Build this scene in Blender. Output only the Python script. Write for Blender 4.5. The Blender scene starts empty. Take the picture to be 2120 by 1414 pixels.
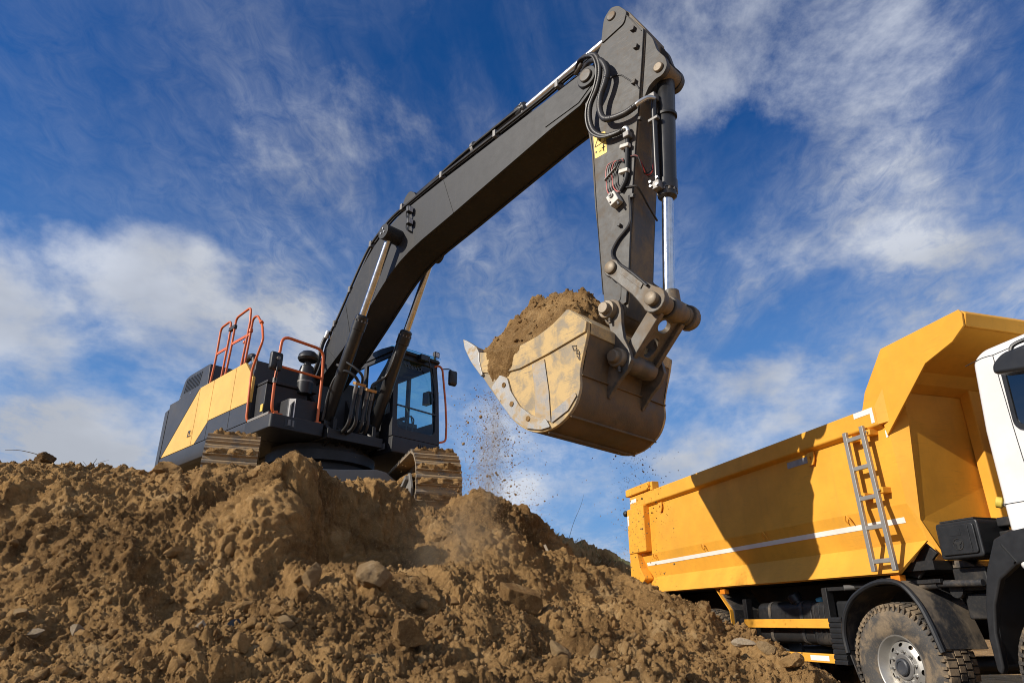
import bpy, bmesh, math, random
import numpy as np
from mathutils import Vector, Matrix, Quaternion

R = math.radians
scene = bpy.context.scene
COL = scene.collection

# ------------------------------------------------------------------ camera
cam = bpy.data.cameras.new('camera')
cam.lens = 24.0
cam.sensor_width = 36.0
cam.clip_start = 0.05
cam.clip_end = 9000
cam_o = bpy.data.objects.new('camera', cam)
cam_o.location = (0, 0, 0.92)
cam_o.rotation_euler = (R(90 + 22.4), 0, 0)
COL.objects.link(cam_o)
scene.camera = cam_o

# ------------------------------------------------------------------ light
SUN = Vector((-0.803, -0.347, 0.485)).normalized()          # towards the sun
SUN_EL = math.asin(SUN.z)
SUN_AZ = math.atan2(SUN.x, SUN.y)
sun = bpy.data.lights.new('sun', 'SUN')
sun.energy = 5.0
sun.angle = R(0.55)
sun.color = (1.0, 0.92, 0.80)
sun_o = bpy.data.objects.new('sun', sun)
sun_o.rotation_euler = (-SUN).to_track_quat('-Z', 'Y').to_euler()
COL.objects.link(sun_o)

scene.view_settings.view_transform = 'Standard'
scene.view_settings.look = 'None'
scene.view_settings.exposure = 0.0
scene.view_settings.gamma = 1.0
scene.render.engine = 'CYCLES'
scene.cycles.max_bounces = 6
scene.cycles.pixel_filter_type = 'BLACKMAN_HARRIS'
scene.cycles.filter_width = 1.0
scene.cycles.transparent_max_bounces = 8
scene.cycles.volume_bounces = 0
scene.cycles.volume_step_rate = 4.0
scene.cycles.use_denoising = True
scene.cycles.denoising_prefilter = 'ACCURATE'


# ------------------------------------------------------------------ node helpers
class NT:
    def __init__(s, tree):
        s.t = tree
        s.t.nodes.clear()

    def n(s, typ, **kw):
        nd = s.t.nodes.new(typ)
        for k, v in kw.items():
            if k.startswith('i_'):
                key = k[2:]
                key = int(key) if key.isdigit() else key.replace('_', ' ')
                nd.inputs[key].default_value = v
            else:
                setattr(nd, k, v)
        return nd

    def l(s, a, b):
        s.t.links.new(a, b)

    def math(s, op, a, b=None, clamp=False):
        nd = s.t.nodes.new('ShaderNodeMath')
        nd.operation = op
        nd.use_clamp = clamp
        for i, v in enumerate((a, b)):
            if v is None:
                continue
            if hasattr(v, 'is_linked'):
                s.l(v, nd.inputs[i])
            else:
                nd.inputs[i].default_value = v
        return nd.outputs[0]

    def smooth(s, v, lo, hi, t0=0.0, t1=1.0):
        nd = s.t.nodes.new('ShaderNodeMapRange')
        nd.interpolation_type = 'SMOOTHSTEP'
        nd.inputs['From Min'].default_value = lo
        nd.inputs['From Max'].default_value = hi
        nd.inputs['To Min'].default_value = t0
        nd.inputs['To Max'].default_value = t1
        s.l(v, nd.inputs['Value'])
        return nd.outputs['Result']

    def mix(s, fac, a, b):
        nd = s.t.nodes.new('ShaderNodeMix')
        nd.data_type = 'RGBA'
        for v, i in ((fac, 0), (a, 6), (b, 7)):
            if hasattr(v, 'is_linked'):
                s.l(v, nd.inputs[i])
            elif i == 0:
                nd.inputs[i].default_value = v
            else:
                nd.inputs[i].default_value = (*v, 1)
        return nd.outputs[2]

    def noise(s, vec, scale, detail=5, rough=0.55, dist=0.0, typ='FBM'):
        nd = s.t.nodes.new('ShaderNodeTexNoise')
        nd.noise_dimensions = '3D'
        nd.noise_type = typ
        nd.inputs['Scale'].default_value = scale
        nd.inputs['Detail'].default_value = detail
        nd.inputs['Roughness'].default_value = rough
        nd.inputs['Distortion'].default_value = dist
        if vec is not None:
            s.l(vec, nd.inputs['Vector'])
        return nd.outputs['Fac']


# ------------------------------------------------------------------ sky
world = bpy.data.worlds.new('World')
scene.world = world
world.use_nodes = True
w = NT(world.node_tree)
wout = w.n('ShaderNodeOutputWorld')
wbg = w.n('ShaderNodeBackground')
wbg.inputs['Strength'].default_value = 0.09
sky = w.n('ShaderNodeTexSky')
sky.sky_type = 'NISHITA'
sky.sun_disc = False
sky.sun_elevation = SUN_EL
sky.sun_rotation = SUN_AZ
sky.altitude = 600
sky.air_density = 1.0
sky.dust_density = 0.25
sky.ozone_density = 2.2
tc = w.n('ShaderNodeTexCoord')
sep = w.n('ShaderNodeSeparateXYZ')
w.l(tc.outputs['Generated'], sep.inputs[0])
dz = w.math('ADD', w.math('MAXIMUM', sep.outputs['Z'], 0.0), 0.13)
px = w.math('DIVIDE', sep.outputs['X'], dz)
py = w.math('DIVIDE', sep.outputs['Y'], dz)


def plane_vec(sx, sy, ox=0.0, oy=0.0, z=0.0):
    c = w.n('ShaderNodeCombineXYZ')
    w.l(w.math('ADD', w.math('MULTIPLY', px, sx), ox), c.inputs[0])
    w.l(w.math('ADD', w.math('MULTIPLY', py, sy), oy), c.inputs[1])
    c.inputs[2].default_value = z
    return c.outputs[0]


# high thin cirrus, drawn out along one wind direction
broad = w.smooth(w.noise(plane_vec(0.62, 0.30, 3.1, 0.4, 1.7), 1.0, 3, 0.5, 0.6), 0.36, 0.66)
streak = w.smooth(w.noise(plane_vec(1.9, 0.60, 0.3, 2.2, 4.2), 1.0, 9, 0.60, 1.3), 0.36, 0.74)
veil = w.smooth(w.noise(plane_vec(0.95, 0.5, 8.3, 5.2, 9.1), 1.0, 8, 0.60, 0.6), 0.42, 0.80)
ripple = w.noise(plane_vec(19, 12.0, 1, 2, 3.3), 1.0, 6, 0.68, 0.9)
cir = w.math('MULTIPLY', broad, w.math('ADD', w.math('MULTIPLY', streak, 0.75), 0.03))
cir = w.math('ADD', cir, w.math('MULTIPLY', veil, 0.36))
cir = w.math('MULTIPLY', cir, w.math('ADD', w.math('MULTIPLY', ripple, 3.2), -0.55))
# heavier cloud banks, each where it stands in the sky: (direction, angular radius in degrees, weight)
BANKS = [((-.553, .754, .350), 5.5, 1.0), ((-.458, .80, .375), 5.5, 1.05), ((-.357, .855, .365), 5, .75), ((-.60, .71, .36), 4.5, .8), ((-.575, .785, .228), 9, 1.0), ((-.507, .834, .200), 7, .9),
         ((-.282, .818, .502), 7, .38), ((-.167, .689, .705), 11, .18), ((-.226, .774, .591), 7, .28),
         ((.415, .663, .623), 6, .50), ((.39, .70, .60), 4.5, .42), ((.471, .732, .492), 5, .72), ((.252, .681, .688), 5, .50), ((.531, .746, .402), 8, .62), ((.333, .867, .370), 10, .55),
         ((.411, .874, .261), 9, .68), ((.062, .984, .165), 5, .72), ((.231, .949, .213), 6, .62), ((-.042, .976, .212), 5, .55), ((.54, .60, .60), 7, .30)]
bank = None
nv0 = w.n('ShaderNodeVectorMath', operation='NORMALIZE')
w.l(tc.outputs['Generated'], nv0.inputs[0])
wob = w.n('ShaderNodeTexNoise')
wob.inputs['Scale'].default_value = 3.2
wob.inputs['Detail'].default_value = 4
w.l(nv0.outputs[0], wob.inputs['Vector'])
ws = w.n('ShaderNodeVectorMath', operation='MULTIPLY_ADD')
ws.inputs[1].default_value = (.15, .15, .15)
ws.inputs[2].default_value = (-.075, -.075, -.075)
w.l(wob.outputs['Color'], ws.inputs[0])
wv_ = w.n('ShaderNodeVectorMath', operation='ADD')
w.l(nv0.outputs[0], wv_.inputs[0])
w.l(ws.outputs[0], wv_.inputs[1])
nv = w.n('ShaderNodeVectorMath', operation='NORMALIZE')
w.l(wv_.outputs[0], nv.inputs[0])
for d, rad, wt in BANKS:
    dp = w.n('ShaderNodeVectorMath', operation='DOT_PRODUCT')
    dp.inputs[1].default_value = Vector(d).normalized()
    w.l(nv.outputs[0], dp.inputs[0])
    gsm = w.smooth(dp.outputs['Value'], math.cos(R(rad * 1.75)), math.cos(R(rad * .1)), 0.0, wt)
    bank = gsm if bank is None else w.math('MAXIMUM', bank, gsm)
mp = w.n('ShaderNodeMapping')
mp.inputs['Scale'].default_value = (5.2, 5.2, 8.5)
mp.inputs['Location'].default_value = (0.35, 0.1, 0.55)
w.l(tc.outputs['Generated'], mp.inputs['Vector'])
puff_low = w.noise(mp.outputs[0], 1.0, 10, 0.58, 0.12)
puff_high = w.noise(plane_vec(2.6, 1.7, 4.4, 1.3, 2.6), 1.0, 10, 0.66, 0.25)
hi_f = w.smooth(sep.outputs['Z'], 0.40, 0.56)
puffn = w.math('ADD', w.math('MULTIPLY', puff_low, w.math('SUBTRACT', 1.0, hi_f)), w.math('MULTIPLY', puff_high, hi_f))
behind = w.smooth(sep.outputs['Y'], -0.2, 0.25, 0.65, 0.0)       # unseen cloud added at the viewer's back to whiten the ambient light
pn = w.math('ADD', w.math('MULTIPLY', puffn, 1.25), w.math('MULTIPLY', w.math('ADD', bank, behind), 0.46))
puff = w.smooth(pn, 0.79, 1.12)
cloud = w.math('ADD', cir, w.math('MULTIPLY', puff, w.smooth(sep.outputs['Z'], 0.40, 0.60, 0.90, 0.70)), clamp=True)
haze = w.smooth(sep.outputs['Z'], -0.05, 0.64, 0.95, 0.0)
tint = w.n('ShaderNodeVectorMath', operation='MULTIPLY')
tint.inputs[1].default_value = (0.10, 0.62, 1.24)
w.l(sky.outputs[0], tint.inputs[0])
shade = w.smooth(w.noise(mp.outputs[0], 0.8, 5, 0.5), 0.30, 0.68, 0.74, 1.12)
ccol = w.n('ShaderNodeVectorMath', operation='SCALE')
ccol.inputs[0].default_value = (6.9, 7.3, 8.1)
w.l(shade, ccol.inputs['Scale'])
clear = w.mix(haze, tint.outputs[0], (2.1, 4.1, 7.4))
w.l(w.mix(w.math('MULTIPLY', cloud, 0.95), clear, ccol.outputs[0]), wbg.inputs['Color'])
w.l(wbg.outputs[0], wout.inputs[0])


# ------------------------------------------------------------------ materials
MATS = {}


def new_mat(name):
    m = bpy.data.materials.new(name)
    m.use_nodes = True
    MATS[name] = m
    return m, NT(m.node_tree)


DUST = (0.33, 0.225, 0.115)


def paint(name, col, rough=0.42, dust=0.25, dscale=3.0, speck=0.10, metal=0.0, coat=0.0, dcol=DUST, bump=0.12, streaks=0.0,
          lo=0.50, hi=0.78, spec=0.5, up=0.0, scratch=0.0, scol=(0.30, 0.295, 0.29)):
    """Paint, plastic or bare metal under a patchy film of soil dust."""
    m, t = new_mat(name)
    out = t.n('ShaderNodeOutputMaterial')
    b = t.n('ShaderNodeBsdfPrincipled')
    t.l(b.outputs[0], out.inputs[0])
    g = t.n('ShaderNodeTexCoord').outputs['Object']
    big = t.smooth(t.noise(g, dscale, 6, 0.6, 0.4), lo, hi)
    fine = t.smooth(t.noise(g, dscale * 14, 5, 0.7), 0.45, 0.75)
    f = t.math('MULTIPLY', t.math('ADD', t.math('MULTIPLY', big, 0.85), t.math('MULTIPLY', fine, 0.35)), dust, clamp=True)
    if streaks:
        mp = t.n('ShaderNodeMapping')
        mp.inputs['Scale'].default_value = (14, 14, 0.9)
        t.l(g, mp.inputs['Vector'])
        st = t.smooth(t.noise(mp.outputs[0], 1.0, 5, 0.6), 0.52, 0.80)
        f = t.math('ADD', f, t.math('MULTIPLY', st, streaks), clamp=True)
    if up:
        nrm = t.n('ShaderNodeNewGeometry')
        sp = t.n('ShaderNodeSeparateXYZ')
        t.l(nrm.outputs['Normal'], sp.inputs[0])
        f = t.math('ADD', f, t.math('MULTIPLY', t.smooth(sp.outputs['Z'], 0.2, 0.95), up), clamp=True)
    sp2 = t.smooth(t.noise(g, 70, 3, 0.6), 0.66, 0.74)
    f = t.math('ADD', f, t.math('MULTIPLY', sp2, speck), clamp=True)
    tone = t.noise(g, 1.7, 4, 0.6)
    c0 = t.mix(t.smooth(tone, 0.3, 0.7), tuple(c * 0.90 for c in col), tuple(min(1, c * 1.08) for c in col))
    cc = t.mix(f, c0, dcol)
    if scratch:
        for rot, sc in (((0, R(38), R(20)), (4, 4, 70)), ((0, R(-62), 0), (5, 5, 95))):
            mq = t.n('ShaderNodeMapping')
            mq.inputs['Rotation'].default_value = rot
            mq.inputs['Scale'].default_value = sc
            t.l(g, mq.inputs['Vector'])
            ln_ = t.math('MULTIPLY', t.smooth(t.noise(mq.outputs[0], 1.0, 3, 0.6), 0.60, 0.68), t.smooth(t.noise(g, 2.4, 4, 0.6), 0.42, 0.62))
            cc = t.mix(t.math('MULTIPLY', ln_, scratch), cc, scol)
    t.l(cc, b.inputs['Base Color'])
    b.inputs['Metallic'].default_value = metal
    b.inputs['Specular IOR Level'].default_value = spec
    rr = t.math('ADD', t.math('MULTIPLY', f, 0.5), rough, clamp=True)
    rr = t.math('ADD', rr, t.math('MULTIPLY', t.math('SUBTRACT', t.noise(g, 9, 4), 0.5), 0.18), clamp=True)
    t.l(rr, b.inputs['Roughness'])
    b.inputs['Coat Weight'].default_value = coat
    b.inputs['Coat Roughness'].default_value = 0.15
    if bump:
        bp = t.n('ShaderNodeBump')
        bp.inputs['Strength'].default_value = bump
        bp.inputs['Distance'].default_value = 0.01
        t.l(t.math('ADD', t.math('MULTIPLY', t.noise(g, 5, 3), 0.6), t.math('MULTIPLY', t.noise(g, 60, 4), 0.25)), bp.inputs['Height'])
        t.l(bp.outputs[0], b.inputs['Normal'])
    return m


def soil(name, light=(0.62, 0.37, 0.148), dark=(0.105, 0.054, 0.020), pale=(0.68, 0.465, 0.23), s=1.0, bump=1.0):
    m, t = new_mat(name)
    out = t.n('ShaderNodeOutputMaterial')
    b = t.n('ShaderNodeBsdfPrincipled')
    b.inputs['Roughness'].default_value = 0.95
    b.inputs['Specular IOR Level'].default_value = 0.12
    t.l(b.outputs[0], out.inputs[0])
    g = t.n('ShaderNodeNewGeometry').outputs['Position']
    big = t.smooth(t.noise(g, 0.62 * s, 6, 0.62, 1.1), 0.40, 0.58)
    mid = t.smooth(t.noise(g, 4.0 * s, 6, 0.66, 0.6), 0.34, 0.66)
    fine = t.smooth(t.noise(g, 30 * s, 6, 0.75, 0.3), 0.34, 0.66)
    grit = t.noise(g, 120 * s, 3, 0.7)
    f = t.math('ADD', t.math('ADD', t.math('MULTIPLY', big, 0.44), t.math('MULTIPLY', mid, 0.22)), t.math('ADD', t.math('MULTIPLY', fine, 0.22), t.math('MULTIPLY', grit, 0.12)))
    c = t.mix(f, dark, light)
    dry = t.smooth(t.noise(g, 2.1 * s, 6, 0.65, 0.8), 0.54, 0.70)
    c = t.mix(t.math('MULTIPLY', dry, 0.55), c, pale)
    a4 = t.smooth(t.noise(g, 55 * s, 2, 0.5), 0.69, 0.73)
    c = t.mix(t.math('MULTIPLY', a4, 0.7), c, tuple(min(1, x * 1.2) for x in pale))
    t.l(c, b.inputs['Base Color'])
    bp = t.n('ShaderNodeBump')
    bp.inputs['Strength'].default_value = bump
    bp.inputs['Distance'].default_value = 0.05
    h = t.math('ADD', t.math('MULTIPLY', t.noise(g, 30 * s, 8, 0.78, 0.4), 1.0), t.math('MULTIPLY', t.noise(g, 120 * s, 4, 0.7), 0.35))
    t.l(h, bp.inputs['Height'])
    t.l(bp.outputs[0], b.inputs['Normal'])
    return m


def simple(name, col, rough=0.5, metal=0.0, spec=0.5):
    m, t = new_mat(name)
    out = t.n('ShaderNodeOutputMaterial')
    b = t.n('ShaderNodeBsdfPrincipled')
    t.l(b.outputs[0], out.inputs[0])
    g = t.n('ShaderNodeTexCoord').outputs['Object']
    n = t.noise(g, 12, 5, 0.6)
    t.l(t.mix(t.smooth(n, 0.3, 0.7), tuple(c * 0.85 for c in col), tuple(min(1, c * 1.1) for c in col)), b.inputs['Base Color'])
    t.l(t.math('ADD', t.math('MULTIPLY', t.math('SUBTRACT', n, 0.5), 0.2), rough, clamp=True), b.inputs['Roughness'])
    b.inputs['Metallic'].default_value = metal
    b.inputs['Specular IOR Level'].default_value = spec
    return m


def glass(name, tint, refl=0.10):
    m, t = new_mat(name)
    out = t.n('ShaderNodeOutputMaterial')
    tr = t.n('ShaderNodeBsdfTransparent')
    tr.inputs[0].default_value = (*tint, 1)
    gl = t.n('ShaderNodeBsdfGlossy')
    gl.inputs['Roughness'].default_value = 0.03
    gl.inputs['Color'].default_value = (0.9, 0.95, 1, 1)
    lw = t.n('ShaderNodeLayerWeight')
    lw.inputs['Blend'].default_value = 0.22
    mx = t.n('ShaderNodeMixShader')
    t.l(t.math('ADD', t.math('MULTIPLY', lw.outputs['Fresnel'], 0.8), refl * 0.4, clamp=True), mx.inputs[0])
    t.l(tr.outputs[0], mx.inputs[1])
    t.l(gl.outputs[0], mx.inputs[2])
    t.l(mx.outputs[0], out.inputs[0])
    return m


soil('soil')
soil('soil_clod', light=(0.62, 0.375, 0.155), dark=(0.20, 0.107, 0.040), s=1.6)
soil('soil_falling', light=(0.72, 0.47, 0.22), dark=(0.36, 0.20, 0.08), s=2)
soil('soil_damp', light=(0.27, 0.155, 0.062), dark=(0.10, 0.056, 0.024), pale=(0.36, 0.235, 0.11))
soil('soil_heap', light=(0.60, 0.37, 0.155), dark=(0.22, 0.122, 0.048), pale=(0.64, 0.44, 0.22), s=1.6)
soil('rock_pale', light=(0.52, 0.36, 0.19), dark=(0.33, 0.205, 0.095), pale=(0.60, 0.45, 0.28), s=1.6, bump=1.0)
soil('stone_white', light=(0.56, 0.46, 0.33), dark=(0.38, 0.28, 0.17), pale=(0.64, 0.56, 0.45), s=2, bump=0.8)
paint('boom_paint', (0.028, 0.029, 0.031), 0.50, 0.10, 1.6, 0.05, dcol=(0.16, 0.13, 0.10), bump=0.06, streaks=0.14, spec=.30, scratch=.12, scol=(.14, .13, .12))
paint('arm_paint', (0.046, 0.046, 0.046), 0.48, 0.58, 1.4, 0.16, dcol=(0.24, 0.175, 0.105), bump=0.10, streaks=0.10, spec=.30, scratch=.35, scol=(.20, .17, .13))
paint('arm_dirty', (0.07, 0.062, 0.05), 0.55, 0.8, 2.0, 0.2, dcol=(0.27, 0.19, 0.105), bump=0.2, lo=0.36, hi=0.62)
paint('panel_grey', (0.048, 0.051, 0.059), 0.45, 0.12, 1.2, 0.03, dcol=(0.2, 0.16, 0.12), bump=0.02, spec=.35)
paint('panel_yellow', (0.80, 0.475, 0.105), 0.46, 0.10, 1.5, 0.02, dcol=(0.62, 0.42, 0.2), bump=0.02)
paint('rail_orange', (0.66, 0.135, 0.026), 0.40, 0.12, 4, 0.05, bump=0.03)
paint('black_frame', (0.010, 0.0105, 0.012), 0.55, 0.10, 2.5, 0.06, dcol=(0.14, 0.10, 0.06), bump=0.06)
paint('platform_black', (0.014, 0.0145, 0.018), 0.52, 0.12, 2.5, 0.05, dcol=(0.12, 0.09, 0.06), bump=0.06, up=0.3)
paint('frame_grey', (0.20, 0.19, 0.175), 0.60, 0.65, 3, 0.2, dcol=(0.30, 0.215, 0.12), bump=0.2)
paint('shoe_muddy', (0.17, 0.15, 0.125), 0.62, 1.0, 4.5, 0.4, dcol=(0.40, 0.265, 0.13), bump=1.0, lo=0.34, hi=0.54)
paint('shoe_steel', (0.24, 0.23, 0.22), 0.40, 0.75, 5, 0.3, metal=0.5, dcol=(0.25, 0.17, 0.085), bump=0.4, lo=0.40, hi=0.6)
paint('cylinder_black', (0.018, 0.0185, 0.020), 0.34, 0.14, 3, 0.06, dcol=(0.2, 0.15, 0.1), bump=0.03)
paint('hose_rubber', (0.022, 0.021, 0.021), 0.45, 0.25, 8, 0.1, dcol=(0.16, 0.12, 0.08), bump=0.1)
paint('bucket_dusty', (0.30, 0.25, 0.18), 0.65, 1.0, 6.0, 0.35, dcol=(0.60, 0.425, 0.20), bump=0.35, lo=0.36, hi=0.60, streaks=0.25, spec=.25, scratch=.75, scol=(0.16, 0.155, 0.15))
paint('bucket_dark', (0.085, 0.064, 0.043), 0.58, 0.8, 2.6, 0.4, dcol=(0.20, 0.130, 0.065), bump=0.9, lo=0.38, hi=0.64)
paint('bucket_steel', (0.30, 0.30, 0.295), 0.46, 1.0, 8.0, 0.9, metal=0.3, dcol=(0.46, 0.34, 0.19), bump=0.3, lo=0.44, hi=0.64, streaks=0.3, scratch=.5, scol=(.45, .45, .44))
paint('scraped_steel', (0.20, 0.195, 0.19), 0.42, 0.95, 3.2, 0.3, metal=0.4, dcol=(0.50, 0.365, 0.20), bump=0.15, lo=0.40, hi=0.60, streaks=0.4, scratch=.7, scol=(.10, .10, .105))
paint('link_steel', (0.075, 0.071, 0.064), 0.50, 0.62, 4.5, 0.2, metal=0.2, dcol=(0.30, 0.215, 0.13), bump=0.25, lo=0.4, hi=0.66)
paint('pin_steel', (0.20, 0.16, 0.11), 0.5, 0.7, 9, 0.3, metal=0.2, dcol=(0.32, 0.21, 0.11), bump=0.3)
simple('chrome', (0.62, 0.635, 0.66), 0.22, 1.0)
simple('bolt_silver', (0.60, 0.60, 0.58), 0.35, 0.9)
paint('valve_grey', (0.55, 0.53, 0.48), 0.5, 0.4, 9, 0.2, bump=0.1)
simple('brass', (0.40, 0.24, 0.10), 0.45, 0.6)
simple('black_plastic', (0.018, 0.019, 0.021), 0.42)
simple('lamp_lens', (0.50, 0.52, 0.55), 0.12, 0.0)
simple('seat_dark', (0.03, 0.032, 0.036), 0.8)
simple('seat_wrap', (0.60, 0.62, 0.50), 0.5)
simple('red_wire', (0.45, 0.05, 0.04), 0.5)
paint('sticker_yellow', (0.80, 0.56, 0.10), 0.5, 0.35, 10, 0.3, dcol=(0.30, 0.2, 0.08), bump=0.0)
simple('print_black', (0.02, 0.02, 0.02), 0.6)
simple('glass_print', (0.05, 0.065, 0.085), 0.6)
glass('cab_glass', (0.62, 0.86, 0.90), 0.08)
# truck
paint('truck_orange', (0.79, 0.38, 0.046), 0.50, 0.30, 1.1, 0.07, dcol=(0.44, 0.235, 0.065), bump=0.22, streaks=0.16, spec=.16, scratch=.30, scol=(.42, .20, .045))
paint('truck_splashed', (0.83, 0.395, 0.046), 0.52, 0.30, 1.6, 0.85, dcol=(0.24, 0.125, 0.035), bump=0.12, streaks=0.12, spec=.16)
paint('truck_white', (0.78, 0.775, 0.76), 0.32, 0.16, 1.5, 0.04, coat=0.3, dcol=(0.5, 0.45, 0.38), bump=0.0)
paint('reflective_white', (0.85, 0.83, 0.78), 0.6, 0.16, 4, 0.06, dcol=(0.5, 0.38, 0.24), bump=0.0)
simple('reflective_grey', (0.30, 0.31, 0.34), 0.35)
paint('ladder_steel', (0.42, 0.41, 0.39), 0.42, 0.30, 5, 0.15, metal=0.6, dcol=(0.3, 0.24, 0.17), bump=0.08)
paint('truck_black', (0.014, 0.0145, 0.016), 0.5, 0.30, 3.0, 0.14, dcol=(0.18, 0.14, 0.095), bump=0.06)
paint('fender_black', (0.030, 0.031, 0.034), 0.50, 0.45, 2.6, 0.35, dcol=(0.32, 0.245, 0.16), bump=0.1, lo=0.46, hi=0.60, streaks=0.25)
paint('tyre_rubber', (0.034, 0.032, 0.030), 0.75, 0.95, 4.0, 0.25, dcol=(0.28, 0.205, 0.125), bump=0.25, lo=0.40, hi=0.62)
paint('tyre_clean', (0.052, 0.050, 0.048), 0.75, 0.85, 5.0, 0.2, dcol=(0.27, 0.20, 0.125), bump=0.12, lo=0.44, hi=0.64)
paint('rim_alloy', (0.50, 0.49, 0.46), 0.42, 0.55, 6.0, 0.15, metal=0.75, dcol=(0.4, 0.31, 0.2), bump=0.04)
paint('hub_grey', (0.17, 0.165, 0.16), 0.5, 0.45, 6.0, 0.15, metal=0.3, dcol=(0.3, 0.23, 0.15), bump=0.06)
paint('hub_cap', (0.05, 0.055, 0.065), 0.45, 0.2, 6.0, 0.1, bump=0.03)
simple('amber_lens', (0.80, 0.25, 0.02), 0.3)
simple('cap_blue', (0.16, 0.48, 0.60), 0.45)
simple('cap_yellow', (0.75, 0.58, 0.10), 0.45)
glass('truck_glass', (0.10, 0.12, 0.16), 0.25)
simple('grass_green', (0.14, 0.17, 0.055), 0.8, spec=0.2)
simple('grass_dry', (0.42, 0.34, 0.17), 0.85, spec=0.2)
simple('twig', (0.10, 0.075, 0.05), 0.8)
simple('black_sheet', (0.012, 0.013, 0.016), 0.35)
simple('wood_pale', (0.50, 0.42, 0.30), 0.8)


# ------------------------------------------------------------------ mesh builder
def catmull(pts, sub=6, closed=False):
    P = [Vector(p) for p in pts]
    if len(P) < 3 or sub <= 1:
        return P
    out = []
    n = len(P)
    for i in range(n - 1):
        p0 = P[max(i - 1, 0)]
        p1, p2 = P[i], P[i + 1]
        p3 = P[min(i + 2, n - 1)]
        for k in range(sub):
            t = k / sub
            out.append(0.5 * ((2 * p1) + (p2 - p0) * t + (2 * p0 - 5 * p1 + 4 * p2 - p3) * t * t + (3 * p1 - p0 - 3 * p2 + p3) * t ** 3))
    out.append(P[-1])
    return out


def arc(cx, cz, r, a0, a1, n=8, rz=None):
    rz = rz or r
    return [(cx + r * math.cos(R(a0 + (a1 - a0) * i / n)), cz + rz * math.sin(R(a0 + (a1 - a0) * i / n))) for i in range(n + 1)]


def rounded(pts, rad, n=4):
    """Round the corners of a 2D outline; rad may be a number or a list."""
    out = []
    m = len(pts)
    for i, p in enumerate(pts):
        r = rad[i] if isinstance(rad, (list, tuple)) else rad
        p = Vector(p)
        if r <= 0:
            out.append(tuple(p))
            continue
        a = Vector(pts[i - 1]) - p
        b = Vector(pts[(i + 1) % m]) - p
        ra = min(r, a.length * 0.45)
        rb = min(r, b.length * 0.45)
        A = p + a.normalized() * ra
        B = p + b.normalized() * rb
        for k in range(n + 1):
            t = k / n
            q = (1 - t) ** 2 * A + 2 * t * (1 - t) * p + t * t * B
            out.append((q.x, q.y))
    return out


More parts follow.
